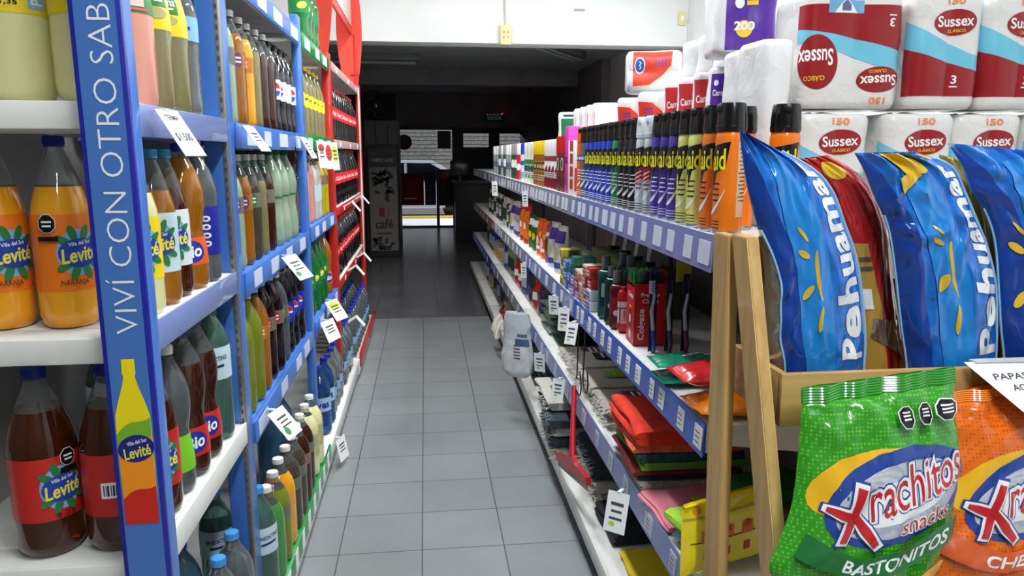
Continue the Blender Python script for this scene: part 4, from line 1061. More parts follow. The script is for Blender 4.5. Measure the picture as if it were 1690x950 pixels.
for i, (k, y) in enumerate(cans):
    use(k, (.665 + random.uniform(-.002, .002), y, ZT), random.uniform(-.12, .12) - (.5 if i < 2 else .2), '%s, %s of the front row from the stand' % (DESC[k], (ORD + ['twenty-first'])[i]), 'spray cans on the top shelf')
def wide_can():
    return spray(MATS['can_orange'], BLACK, 1.15)()
use('can_orange', (.80, 1.60, ZT + .014 - .014), .5, 'orange insect spray can standing alone behind the blue snack bag tip', 'spray cans on the top shelf')
for i, (k, y) in enumerate([('can_orange', 1.69), ('can_yellow', 1.80), ('can_purple', 1.95), ('can_black', 2.30), ('can_blue', 2.62)]):
    use(k, (.74, y, ZT), 0.2, '%s, second row, %s from the stand' % (DESC[k], ORD[i]), 'spray cans on the top shelf')

# ---- cartons, refill boxes, air fresheners further along the top shelf
def carton(name, cat, w, d, h, mat, decs=(), bev=.004, lid=None, side=()):
    """printed box; decals given on the front (-x) face and on the near (-y) face"""
    def make():
        t = thing(name, cat=cat)
        b = B().bb(-d / 2, d / 2, -w / 2, w / 2, 0, h, mat, bev)
        m1 = lambda k: flatmap((-d / 2, 0, h / 2), (0, -1, 0), (0, 0, 1), .0006 + .0003 * k, (-1, 0, 0))
        m2 = lambda k: flatmap((0, -w / 2, h / 2), (1, 0, 0), (0, 0, 1), .0006 + .0003 * k, (0, -1, 0))
        for k, (sh, m) in enumerate(decs): b.decal(sh, m1(k), m)
        for k, (sh, m) in enumerate(side): b.decal(sh, m2(k), m)
        b.build('box', t, recalc=False)
        if lid: B().bb(-d / 2 - .001, d / 2 + .001, -w / 2 - .001, w / 2 + .001, h - .02, h + .006, lid, .003).build('flap', t)
        return t
    return make
def P_(n, c, r=.4): return M('print_' + n, c, r)
def lines(u, v, w, n, dz, m, hh=.004): return [(rect(u, v - dz * k, w * (1 - .25 * (k % 2)), hh), m) for k in range(n)]
reg('refill_red', 'white carton printed with red squares', carton('carton', 'carton', .1, .07, .235, WHITE, [(rect(.012, -.07 + .055 * k, .05, .044), P_('brick', (196, 52, 36))) for k in range(4)], side=[(rect(0, -.05, .06, .1), P_('brick', (196, 52, 36))), (rect(.0, .02, .04, .02), P_('rust', (150, 40, 40)))]))
reg('fresh_pink', 'tall hot pink air freshener carton', carton('carton', 'carton', .07, .06, .30, M('carton_pink', (222, 60, 170), .4), [(text('SS', 0, .0, .04, .03, 0, .03), BLACK), (ell(0, -.1, .03, .03), P_('slate', (80, 90, 140)))], side=[(text('SS', 0, .02, .04, .03, 0, .03), BLACK), (ell(0, -.08, .035, .035), P_('slate', (80, 90, 140))), (ell(0, .07, .03, .03), PAPER)]))
reg('fresh_red', 'brown carton with red top and white oval', carton('carton', 'carton', .07, .06, .26, M('carton_brown', (110, 50, 40), .4), [(rect(0, .09, .07, .08), P_('scarlet', (206, 30, 30))), (ell(0, .0, .05, .06), PAPER), (ell(0, 0, .04, .05), P_('moss', (70, 90, 50)))], side=[(rect(0, .09, .06, .08), P_('scarlet', (206, 30, 30))), (ell(0, .0, .046, .07), PAPER), (ell(.0, .0, .036, .055), P_('moss', (70, 90, 50)))]))
def aero(body, capm, decs):
    def make():
        t = thing('air_freshener', cat='air freshener'); R = .031
        b = B().lathe([(0, .004), (R * .9, 0), (R, .006), (R, .06), (R, .12), (R, .17), (R * .99, .175)], body, 26)
        for k, (sh, m) in enumerate(decs): b.decal(sh, cylmap(R, .09, -2.3, .0006 + .0003 * k), m, .008)
        b.build('body', t, recalc=False)
        B().lathe([(R * .99, .175), (R * 1.0, .177), (R * .98, .235), (R * .9, .248), (R * .8, .25), (0, .25)], capm, 26).build('cap', t)
        return t
    return make
reg('aero_white', 'white and dark red air freshener can', aero(M('aero_cream', (232, 228, 222), .35), M('aero_cap_white', (236, 236, 234), .4), [(rect(0, -.06, .19, .05), P_('burgundy', (126, 24, 40))), (rect(0, .065, .19, .025), P_('rosewood', (150, 60, 60))), (ell(0, .02, .05, .06), PAPER), (poly([(-.02, -.005), (.0, .03), (.02, -.005)]), P_('burgundy', (126, 24, 40)))] + lines(0, -.012, .04, 3, .01, P_('ash', (130, 120, 120)))))
reg('aero_brown', 'golden brown air freshener can with yellow cap', aero(M('aero_brown', (150, 96, 36), .35), M('aero_cap_yellow', (240, 212, 30), .4), [(ell(0, .02, .056, .06), P_('gold', (210, 170, 70))), (ell(0, .02, .05, .05), P_('umber', (70, 44, 26))), (ell(0, .02, .03, .024), P_('sand', (200, 180, 140)))] + lines(0, -.03, .04, 3, .012, PAPER, .003)))
reg('aero_green', 'white air freshener can with green leaf print', aero(M('aero_pale', (226, 230, 222), .35), M('aero_cap_cream', (230, 228, 218), .4), [(rect(0, .04, .19, .03), P_('fern', (60, 130, 70))), (ell(0, .0, .05, .04), P_('teal2', (40, 90, 90))), (ell(.01, -.05, .04, .03), P_('grass', (80, 170, 60)))] + lines(0, -.03, .03, 3, .01, P_('ash', (130, 120, 120)), .003)))
reg('aero_blue', 'white spray cleaner can with blue cap', aero(M('aero_ice', (214, 224, 232), .35), M('aero_cap_blue', (32, 70, 190), .4), [(ell(0, .03, .05, .03), P_('cobalt', (60, 90, 170))), (rect(0, -.05, .19, .04), P_('skyblue', (120, 170, 210)))]))
reg('aero_dark', 'dark green and white cleaner can', aero(M('aero_forest', (52, 74, 66), .4), M('aero_cap_grey', (150, 156, 154), .4), [(ell(0, .02, .05, .06), PAPER)]))
reg('aero_grey', 'pale grey cleaner can with white cap', aero(M('aero_grey', (150, 156, 158), .4), M('aero_cap_white', (236, 236, 234), .4), [(rect(0, 0, .19, .05), P_('slate2', (90, 104, 118)))]))
reg('aero_red', 'red cleaner can with white cap', aero(M('aero_red', (196, 36, 40), .4), M('aero_cap_white', (236, 236, 234), .4), [(ell(0, 0, .04, .05), PAPER)]))
top2 = [('refill_red', 3.23), ('fresh_pink', 3.36), ('fresh_red', 3.47), ('fresh_red', 3.58), ('aero_white', 3.68), ('aero_white', 3.78), ('aero_white', 3.88), ('aero_white', 3.98), ('aero_brown', 4.09), ('aero_brown', 4.19), ('aero_brown', 4.29), ('aero_brown', 4.39), ('aero_green', 4.52), ('aero_green', 4.66), ('aero_green', 4.8), ('aero_blue', 4.98), ('aero_red', 5.2), ('aero_dark', 5.36), ('aero_dark', 5.52), ('aero_grey', 5.7), ('aero_grey', 5.9), ('aero_dark', 6.1), ('aero_grey', 6.3), ('aero_dark', 6.5), ('aero_grey', 6.75), ('aero_grey', 7.0)]
for i, (k, y) in enumerate(top2):
    n = sum(1 for q in top2[:i + 1] if q[0] == k)
    use(k, (.672, y, ZT), random.uniform(-.08, .08), '%s, %s of its kind beyond the spray cans' % (DESC[k], ORD[n - 1]), 'cartons and cans far along the top shelf')

# ---- paper roll packs
FILM = film('pack_film', (226, 224, 220), .32, .35, 22, .3)
FILM2 = film('pack_film_white', (238, 238, 238), .4, .25, 18, .25)
CRIM = P_('crimson', (150, 30, 36), .3); CYAN = P_('cyan', (112, 194, 220), .3); OR150 = P_('apricot', (232, 140, 90), .4); GOLD = P_('yellow_gold', (240, 200, 40), .4)
def sussex(upside=False):
    def make():
        t = thing('paper_roll_pack', cat='paper pack')
        w, d, h = (.255, .2, .275) if upside else (.188, .2, .275)
        c = Column(w, d, h, .035, 2 if upside else 2, .007, .02, .004, 3)
        b = B(); c.mesh(b, FILM)
        def put(sh, m, k):
            if upside: sh = ([(-u, h - v) for u, v in sh[0]], sh[1])
            b.decal(sh, c.mp(.0008 + .0004 * k), m, .012)
        hw = w * .62
        W_ = hw
        put(poly([(-W_, .03), (W_, .03), (W_, .085), (W_ * .4, .098), (-W_ * .3, .12), (-W_, .145)]), CRIM, 0)
        put(poly([(-W_, .145), (-W_ * .3, .12), (W_ * .4, .098), (W_, .085), (W_, .118), (W_ * .4, .135), (-W_ * .3, .17), (-W_, .21)]), CYAN, 0)
        uo = .01 if not upside else -.065
        put(ell(uo, .205, .112, .062, .06), CRIM, 1)
        put(text('Sussex', uo, .208, .094, .026, .06, .02), PAPER, 2)
        put(text('CLÁSICO', uo + .004, .186, .045, .009, .06, .015), GOLD, 2)
        put(text('150', uo + .0, .256, .042, .017, 0, .03), OR150, 1)
        put(text('3', .02 if not upside else -.09, .07, .014, .02, 0, .02), PAPER, 2); put(rect(.02 if not upside else -.09, .053, .02, .003), PAPER, 2)
        if upside:
            # second red oval wrapped round the corner and the printed corner tab
            put(ell(.095, .165, .1, .13, .1), CRIM, 1); put(text('Sussex', .1, .155, .085, .04, .05, .02), PAPER, 2); put(text('CLÁSICO', .1, .205, .05, .014, .05, .015), GOLD, 2)
            put(rect(.03, .035, .09, .03), P_('tab_blue', (110, 170, 206), .4), 1); put(poly([(.0, .05), (.06, .05), (.045, .03), (.03, .015), (.015, .03)]), PAPER, 2); put(poly([(.018, .045), (.042, .045), (.042, .03), (.03, .018), (.018, .03)]), P_('tab_slate', (90, 104, 150), .4), 3)
        else:
            put(rect(W_ * .98, .25, .02, .03), CYAN, 1)
        b.build('wrapped_rolls', t, recalc=False)
        # gathered film on top
        g = B(); n = 18; V = []
        for k in range(n):
            a = 2 * PI * k / n; rr = .5 + .12 * math.sin(a * 5)
            V.append((w * .42 * math.cos(a), d * .42 * math.sin(a), h - .002)); V.append((w * .2 * rr * math.cos(a), d * .2 * rr * math.sin(a), h + .005 + .003 * math.sin(3 * a)))
        F = [(2 * k, 2 * ((k + 1) % n), 2 * ((k + 1) % n) + 1, 2 * k + 1) for k in range(n)] + [tuple(2 * k + 1 for k in range(n))]
        g.add(V, F, FILM); g.build('film_gather', t)
        return t
    return make
reg('sussex', 'kitchen roll pack', sussex()); reg('sussex_up', 'kitchen roll pack', sussex(True))
def sx(key, x, z, lab, y=1.85, rz=0.0): use(key, (x, y, z), rz, lab, 'red and cyan kitchen roll packs')
sx('sussex', 1.02, ZT, 'kitchen roll pack at the lower left, right under the upside-down pack', 1.87)
sx('sussex', 1.235, ZT, 'kitchen roll pack in the bottom row, second from the spray cans')
sx('sussex', 1.428, ZT, 'kitchen roll pack in the bottom row, third from the spray cans', 1.86)
sx('sussex_up', 1.054, ZT + .287, 'wide kitchen roll pack standing upside down beside the white packs', 1.87, -.02)
sx('sussex', 1.284, ZT + .287, 'kitchen roll pack in the upper row beside the upside-down pack', 1.85)
sx('sussex', 1.484, ZT + .287, 'kitchen roll pack in the upper row, second from the upside-down pack', 1.85, -.05)
sx('sussex', 1.69, ZT + .287, 'kitchen roll pack in the upper row, cut by the edge of view', 1.83)
sx('sussex', 1.62, ZT, 'kitchen roll pack in the bottom row, cut by the edge of view', 1.83)
PURP = P_('violet', (86, 44, 150), .35); SOFTRED = P_('soft_red', (206, 50, 54), .35)
def pack(name, w, d, h, filmm, decs=(), rolls=0, wob=.004, r=.03, seed=0, cat='paper pack'):
    def make():
        t = thing(name, cat=cat); c = Column(w, d, h, r, rolls, .006, .018, wob * 1.6, seed); b = B(); c.mesh(b, filmm, 60, 10)
        for k, (sh, m) in enumerate(decs): b.decal(sh, c.mp(.0008 + .0003 * k), m, .012)
        b.build('wrapped_rolls', t, recalc=False)
        s = B().prism([(-w * .42, 0), (w * .42, 0), (w * .36, .012), (0, .016), (-w * .36, .012)], 1, -.004, .004, filmm)
        s.build('film_seam', t, (0, 0, h - .0162))
        return t
    return make
def camp(h, extra=()):
    return [(rect(.02, h * .42, .16, h * .78), PURP), (text('Campanita', .0, h * .68, .085, .028, .03, .02), PAPER), (text('Campanita', .1, h * .6, .06, .024, .0, .02), PAPER), (text('Campanita', -.02, h * .8, .05, .012, 0, .01), PAPER), (ell(-.025, h * .5, .026, .03), PAPER), (rect(.01, h * .5, .03, .012), GOLD), (ell(-.01, h * .24, .045, .045), GOLD), (text('200', -.01, h * .27, .055, .024, 0, .04), PAPER), (ell(-.03, h * .06, .01, .012), INK), (rect(.0, h * .06, .016, .006), INK)] + list(extra)
reg('camp_big', 'tall purple and white paper pack', pack('paper_roll_pack', .165, .18, .26, FILM2, camp(.26), 2, seed=4))
reg('camp_small', 'white paper pack with a narrow purple panel', pack('paper_roll_pack', .13, .085, .21, FILM2, [(rect(-.02, .115, .075, .15), PURP), (ell(-.04, .165, .014, .016), PAPER), (text('Campanita', -.018, .135, .064, .022, 0, .02), PAPER), (ell(-.03, .085, .03, .036), M('print_ivory', (236, 226, 190), .4))], 0, seed=5))
reg('tissue_white', 'plain white paper pack', pack('paper_roll_pack', .085, .15, .25, FILM2, (), 0, .006, .03, 6))
reg('tissue_red', 'white paper pack with red front panel', pack('paper_roll_pack', .13, .085, .21, FILM2, [(rect(-.008, .105, .105, .165), SOFTRED), (text('Campanita', -.008, .13, .09, .03, .1, .02), PAPER), (rect(-.035, .055, .025, .024), GOLD), (rect(-.035, .055, .016, .016), P_('olive_dark', (60, 60, 30))), (ell(.0, .02, .1, .02), PAPER)], 0, seed=7))
ELI = [(poly([(-.075, .02), (.055, .02), (.05, .08), (.015, .13), (-.02, .16), (-.075, .165)]), P_('flame', (226, 62, 34), .35)), (band([(.06, .02), (.056, .08), (.02, .134), (-.018, .165)], .006), M('print_cream', (240, 222, 170), .4)), (ell(-.02, .045, .06, .04), PAPER), (ell(-.02, .045, .05, .032), P_('azure', (40, 90, 180), .35)), (band([(-.034, .043), (-.027, .049), (-.02, .043), (-.013, .049), (-.006, .044)], .004), PAPER)] + [(rect(-.03, .14 - .012 * k, .03, .005), P_('mauve', (130, 70, 160), .4)) for k in range(4)]
reg('tissue_flame', 'white roll pack with orange red panel and blue oval', pack('paper_roll_pack', .15, .14, .2, FILM2, ELI, 2, seed=8))
reg('tissue_dot', 'slim white roll pack with pink petal mark', pack('paper_roll_pack', .12, .11, .2, FILM2, [(ell(.02, .06, .03, .04, .5), P_('magenta', (214, 60, 140), .4)), (rect(-.01, .1, .04, .008), INK), (rect(-.05, .1, .004, .12), P_('pale_red', (220, 150, 150), .4))], 0, seed=9))
reg('tissue_green', 'white roll pack with dark green front', pack('paper_roll_pack', .12, .11, .2, FILM2, [(rect(0, .09, .08, .15), P_('bottle_green', (20, 110, 66), .4)), (rect(.0, .18, .06, .012), P_('navy2', (40, 50, 80), .4))], 0, seed=10))
PG = 'paper packs stacked behind the spray cans'
def pk(key, x, y, z, lab, rz=0.0, rx=0.0):
    o = use(key, (x, y, z), rz, lab, PG)
    if rx: o.rotation_euler = (0, rx, rz)
    return o
pk('camp_small', .88, 2.11, ZT + .21, 'white paper pack with narrow purple panel under the tall purple pack', -.38)
pk('tissue_red', .88, 2.11, ZT, 'lower white pack with red front under the narrow purple panel pack', -.38)
pk('camp_big', .893, 2.10, ZT + .448, 'tall purple and white paper pack with a yellow 200 mark on top', -.15)
reg('tissue_tall', 'tall plain white paper pack', pack('paper_roll_pack', .085, .14, .445, FILM2, (), 0, .006, .03, 11))
pk('tissue_tall', .864, 1.965, ZT, 'tall plain white pack before the purple panel pack', -.05)
pk('tissue_tall', .843, 1.81, ZT, 'tall plain white pack touching the upside-down kitchen roll pack', .05)
for i, (x, y) in enumerate(((.895, 2.27), (.895, 2.41), (.895, 2.55))):
    pk('tissue_red', x, y, ZT + .212, 'white pack with red front panel, %s behind the purple packs' % ORD[i], -.42)
    pk('tissue_red', x, y, ZT, 'lower white pack with red front panel, %s behind the spray cans' % ORD[i], -.42)
reg('roll_clear', 'clear film bundle of white rolls', pack('paper_roll_pack', .1, .14, .13, FILM2, [(ell(.0, .065, .04, .07), P_('dim_grey', (150, 150, 150), .5))], 0, .006, .045, 12))
for i, y in enumerate((2.26, 2.41, 2.56)): pk('roll_clear', .95, y, ZT + .424, 'clear film bundle of white rolls, %s on the red packs' % ORD[i])
for i, (x, y) in enumerate(((.88, 2.76), (.88, 3.06))):
    pk('tissue_flame', x, y, ZT + .202, 'upper white roll pack with orange red panel, %s past the red packs' % ORD[i], -.42)
    pk('tissue_flame', x, y, ZT, 'lower white roll pack with orange red panel, %s past the red packs' % ORD[i], -.42)
pk('tissue_flame', .775, 2.86, ZT + .481, 'white roll pack with orange red panel lying on its side on top', -.2, PI / 2)
for i, (x, y) in enumerate(((.82, 3.36), (.82, 3.5), (.82, 3.64), (.82, 3.78))):
    pk('tissue_dot', x, y, ZT + .202, 'upper slim white roll pack with pink petal mark, %s in line' % ORD[i], -.3)
    pk('tissue_dot', x, y, ZT, 'lower slim white roll pack with pink petal mark, %s in line' % ORD[i], -.3)
for i, y in enumerate((3.95, 4.1, 4.25)):
    pk('tissue_green' if i == 1 else 'tissue_dot', .8, y, ZT + .202 * (i == 1) , 'slim white roll pack near the green front pack' if i == 0 else ('white roll pack with dark green front on top of the far packs' if i == 1 else 'far slim white roll pack beside the green front pack'), -.3)
pk('tissue_dot', .8, 4.1, ZT, 'slim white roll pack directly under the green front pack', -.3)

# ================================================================ second shelf (z .90)
Z2 = .9012
def pouch(name, cat, w, l, t_, mat, seed=0, decs=(), seal=True):
    """flat filled film pouch lying down: w along y, l along x, thickness t_"""
    def make():
        th = thing(name, cat=cat)
        nx, ny = 26, 22; V = []; F = []
        def zt(u, v):
            e = (1 - abs(2 * u - 1) ** 3) ** .6 * (1 - abs(2 * v - 1) ** 3) ** .6 if 0 < u < 1 and 0 < v < 1 else 0
            return e * (t_ / 2) * (1 + .16 * noise.noise(Vector((u * 5 + seed, v * 5, .3))) + .05 * math.sin(v * 40 + u * 6) * (1 - min(1, 4 * min(u, 1 - u))))
        def top(u, v, eps=0): return ((u - .5) * l, (v - .5) * w + .006 * noise.noise(Vector((u * 3, v * 3, seed))), t_ / 2 + zt(u, v) + eps)
        for sg in (1, -1):
            for i in range(nx + 1):
                for j in range(ny + 1):
                    p = top(i / nx, j / ny); V.append((p[0], p[1], t_ / 2 + sg * zt(i / nx, j / ny)))
        o = (nx + 1) * (ny + 1)
        for i in range(nx):
            for j in range(ny):
                a = i * (ny + 1) + j; F.append((a, a + ny + 1, a + ny + 2, a + 1)); F.append((o + a, o + a + 1, o + a + ny + 2, o + a + ny + 1))
        b = B().add(V, F, mat)
        for k, (sh, m) in enumerate(decs):
            b.decal(sh, lambda u, v, k=k: top(u / l + .5, v / w + .5, .0012 + .0004 * k), m, .012)
        b.build('pouch', th)
        if seal:
            for sx_ in (-1, 1): B().bb(sx_ * l / 2 - .008, sx_ * l / 2 + .008, -w * .48, w * .48, t_ / 2 - .001, t_ / 2 + .001, mat, .0005).build('seal', th)
        return th
    return make
def fl(n, c): return film('film_' + n, c, .22, .6, 16, .4)
reg('wipe_green', 'green glossy pouch', pouch('cloth_pouch', 'pouch', .12, .3, .03, fl('jade', (16, 132, 100)), 1, [(rect(.02 * k - .06, .0 + .012 * (k % 3), .03, .006, .2), PAPER) for k in range(5)] + [(rect(.11, 0, .06, .07), M('film_white', (226, 226, 222), .3))]))
reg('wipe_red', 'red glossy pouch', pouch('cloth_pouch', 'pouch', .13, .32, .055, fl('scarlet', (204, 26, 34)), 2, [(rect(.02 * k - .06, .02 * (k % 3) - .03, .03, .006, .3), PAPER) for k in range(5)]))
reg('wipe_orange', 'orange glossy pouch', pouch('cloth_pouch', 'pouch', .14, .3, .045, fl('tangerine', (244, 140, 18)), 3, [(rect(.04, -.02, .06, .035), PAPER)] + [(rect(.04, -.032 + .008 * k, .05, .003), INK) for k in range(4)]))
use('wipe_orange', (.765, 1.605, Z2), .06, 'orange glossy pouch at the bottom of the pouch heap', 'glossy pouches on the blue stripped shelf')
use('wipe_red', (.76, 1.675, Z2 + .047), .04, 'red glossy pouch lying over the orange one', 'glossy pouches on the blue stripped shelf')
use('wipe_green', (.76, 1.845, Z2 + .0), .02, 'green glossy pouch behind the red one, by the toothbrushes', 'glossy pouches on the blue stripped shelf')
use('wipe_green', (.755, 1.86, Z2 + .036), -.03, 'upper green glossy pouch leaning over the red pouch', 'glossy pouches on the blue stripped shelf')
BRP = [M('brush_' + n, c, .3, coat=.4) for n, c in (('navy', (50, 60, 140)), ('indigo', (60, 60, 110)), ('plum', (110, 40, 80)), ('teal', (20, 110, 100)), ('green', (40, 150, 60)))]
BRG = M('brush_grip', (176, 180, 186), .4); BRISTLE = M('bristles', (210, 216, 230), .7); BRD = M('bristle_dark', (44, 46, 80), .7)
def toothbrush(hm, bm):
    def make():
        t = thing('toothbrush', cat='toothbrush')
        B().tube([(0, 0, .0015), (0, -.004, .03), (.0, .004, .07)], [.007, .0085, .007], hm, 10).build('handle', t)
        B().tube([(0, .004, .07), (-.004, .002, .1), (-.01, 0, .13), (-.004, 0, .16), (0, 0, .185)], [.007, .006, .006, .005, .0045], BRG, 10).build('grip', t)
        B().box((0, 0, .205), (.007, .013, .045), hm, .003).build('head', t)
        b = B()
        for i in range(3):
            for j in range(7): b.box((-.011, -.004 + .004 * i, .188 + .0058 * j), (.015, .003, .004), bm, .001)
        b.build('bristles', t)
        return t
    return make
for n, (hm, bm) in enumerate(((BRP[0], BRISTLE), (BRP[1], BRD), (BRP[2], BRD))): reg('brush%d' % n, '', toothbrush(hm, bm))
for i, (x, y, key, lab) in enumerate(((.685, 2.135, 'brush0', 'navy handled toothbrush nearest the red toothpaste stand'), (.735, 2.13, 'brush1', 'indigo handled toothbrush in the middle of the upright three'), (.785, 2.125, 'brush2', 'plum handled toothbrush, last of the upright three'))):
    o = use(key, (x, y, Z2), .4, lab, 'toothbrushes standing on the shelf')
    b = B().box((0, .006, .124), (.03, .0015, .24), M('blister_card', (40, 40, 70), .4), .0005); b.build('blister_card', o)
# toothpaste display stand
t = thing('display_stand', (.70, 2.27, Z2), -.05, 'red cardboard toothbrush stand with white lettering', 'display stand')
DSR = M('stand_red', (206, 22, 30), .4)
b = B().bb(-.05, -.046, -.055, .055, 0, .185, DSR); b.bb(.05, .054, -.055, .055, 0, .23, DSR); b.bb(-.05, .05, -.055, -.051, 0, .2, DSR); b.bb(-.05, .05, .051, .055, 0, .2, DSR); b.bb(-.05, .05, -.055, .055, 0, .006, DSR)
m1 = lambda k: flatmap((-.05, 0, .09), (0, -1, 0), (0, 0, 1), .0006 + .0004 * k, (-1, 0, 0)); m2 = lambda k: flatmap((0, -.055, .09), (1, 0, 0), (0, 0, 1), .0006 + .0004 * k, (0, -1, 0))
b.decal(text('Colgate', 0, .065, .07, .022, 0, .02), m1(0), PAPER); b.decal(rect(0, -.01, .028, .06), m1(0), P_('dark_green', (30, 70, 40))); b.decal(ell(0, -.01, .02, .03), m1(1), PAPER); b.decal(rect(0, .03, .03, .008), m1(0), GOLD)
b.decal(ell(.0, -.06, .03, .03), m1(0), PAPER); b.decal(text('Premier', 0, .075, .06, .014, 0, .02), m2(0), PAPER); b.decal(text('Clean', 0, .055, .05, .014, 0, .02), m2(0), PAPER); b.decal(text('Colgate', -.025, -.02, .1, .026, PI / 2, .02), m2(0), PAPER)
b.build('tray', t, recalc=False)
for i, (dx, dy, m) in enumerate(((-.034, -.036, 3), (0, -.036, 0), (.034, -.036, 1), (-.034, 0, 3), (.002, 0, 4), (.034, .002, 0), (-.03, .036, 4), (.012, .036, 3))):
    o = thing('toothbrush', (.70 + dx, 2.27 + dy, Z2 + .008), .1 * (i % 3), '%s handled toothbrush in the red stand' % (['teal', 'navy', 'indigo', 'dark teal', 'green', 'deep navy', 'leaf green', 'sea green'][i]), 'toothbrush', 'toothbrushes in the red stand')
    B().tube([(0, 0, 0), (0, 0, .19)], .006, BRP[m], 8).build('handle', o)
    B().box((0, 0, .21), (.01, .016, .045), BRP[m], .003).build('head', o)
    bb_ = B()
    for a in range(7): bb_.box((-.012, 0, .192 + .006 * a), (.016, .014, .004), BRP[4] if m in (3, 4) else BRD, .001)
    bb_.build('bristles', o)
t = thing('hang_card', (.80, 2.20, 1.10), .5, 'yellow hang card leaning above the toothbrush stand', 'card')
q = B().box((0, .002, .055), (.07, .003, .09), M('card_yellow', (206, 196, 40), .5), .001); q.build('card', t)
B().bb(-.0015, .0015, 0, .003, -.2, .02, M('clip_clear', (226, 230, 232), .2)).build('holder', t)
# mouthwash, toothpaste
def flask(name, cat, w, d, h, mat, capm, cw, ch, decs=(), r=.012, lab=None):
    def make():
        t = thing(name, cat=cat); c = Column(w, d, h, r, 0, 0, .018); b = B(); c.mesh(b, mat, 40, 6)
        for k, (sh, m) in enumerate(decs):
            b.decal(sh, (lambda c, k: lambda u, v: c.skin(u, v, .0007 + .0003 * k))(c, k), m, .01)
        b.lathe([(cw * .8, h - .006), (cw * .8, h + .008)], mat, 18)
        b.build('body', t, recalc=False)
        B().lathe([(0, h + .004), (cw, h + .004), (cw, h + ch * .9), (cw * .9, h + ch), (0, h + ch)], capm, 20).build('cap', t)
        return t
    return make
TEALM = M('mouthwash_teal', (30, 110, 110), .15, trans=.4, ior=1.33, coat=.6); CAPG = M('cap_smoke', (96, 104, 108), .35)
reg('wash_teal', 'teal mouthwash bottle with grey cap', flask('mouthwash_bottle', 'bottle', .055, .04, .185, TEALM, CAPG, .016, .05, [(rect(-.0, .1, .04, .1), P_('dark_teal', (12, 60, 66))), (rect(0, .11, .025, .05), P_('pale_teal', (170, 210, 206)))]))
reg('wash_green', 'dark green mouthwash bottle with clear cap', flask('mouthwash_bottle', 'bottle', .05, .04, .17, M('mouthwash_green', (16, 70, 56), .15, trans=.4, ior=1.33, coat=.6), CAPG, .015, .04, [(ell(0, .09, .04, .06), P_('dark_teal', (12, 60, 66))), (ell(0, .07, .02, .02), PAPER)]))
reg('wash_red', 'dark red mouthwash bottle with red cap', flask('mouthwash_bottle', 'bottle', .05, .04, .16, M('mouthwash_red', (120, 24, 34), .15, trans=.3, ior=1.33, coat=.6), CAPG, .016, .045, [(ell(0, .08, .036, .07), P_('blood', (160, 20, 36))), (ell(0, .06, .018, .02), PAPER)]))
reg('paste', 'red and white toothpaste tube standing on its cap', flask('toothpaste_tube', 'tube', .045, .026, .15, M('paste_red', (206, 30, 40), .3), M('paste_red', (206, 30, 40), .3), .012, .01, [(rect(0, .06, .05, .05), PAPER), (rect(0, .1, .05, .02), PAPER), (text('Colgate', .0, .06, .04, .014, PI / 2, .02), DSR)], .01))
reg('paste_box', 'tall red toothpaste carton', carton('carton', 'carton', .05, .04, .22, DSR, [(text('Colgate', 0, 0, .1, .02, PI / 2, .02), PAPER)], side=[(rect(0, .07, .02, .02), PAPER)] + lines(0, .05, .026, 5, .016, PAPER, .003)))
TG = 'mouth care goods on the blue stripped shelf'
for i, (k, x, y, rz, lab) in enumerate((('paste_box', .72, 2.37, 0, 'tall red toothpaste carton right behind the red toothbrush stand'), ('paste_box', .775, 2.37, 0, 'tall red toothpaste carton at the back of the shelf'), ('paste', .665, 2.40, -.2, 'red and white toothpaste tube beside the red toothbrush stand'), ('wash_red', .655, 2.46, -.4, 'dark red mouthwash bottle beside the toothpaste tube'), ('wash_green', .655, 2.535, -.4, 'dark green mouthwash bottle between the red and teal ones'), ('wash_teal', .655, 2.625, -.4, 'tall teal mouthwash bottle next to the stacked soap boxes'), ('wash_teal', .74, 2.6, -.3, 'teal mouthwash bottle standing in the second row'), ('wash_teal', .74, 2.70, -.3, 'teal mouthwash bottle deeper in behind the soap boxes'))):
    use(k, (x, y, Z2), rz, lab, TG)
SB = [('soap_clear', 'clear soap tub box', (186, 196, 204), (90, 110, 150)), ('soap_red', 'red soap box with white barcode', (178, 36, 34), (230, 230, 226)), ('soap_pearl', 'cream and red soap box', (222, 206, 180), (190, 60, 60)), ('soap_violet', 'violet and white soap box', (150, 110, 170), (230, 226, 232)), ('soap_green', 'green and blue soap box', (28, 110, 80), (90, 140, 190)), ('soap_blue', 'blue soap box', (70, 110, 190), (206, 220, 236)), ('soap_yellow', 'yellow patterned soap box', (206, 190, 70), (90, 110, 50))]
for k, d_, c1, c2 in SB:
    m1_ = M(k, c1, .35, coat=.3); m2_ = P_(k + '_ink', c2)
    reg(k, d_, carton('soap_box', 'box', .065, .095, .042, m1_, [(rect(0, 0, .05, .022), m2_), (rect(0, .0, .04, .006), m1_)], side=[(rect(0.01, 0, .05, .03), m2_)] + [(rect(.01, .009 - .006 * q, .044, .002), INK) for q in range(4)]))
n = 0
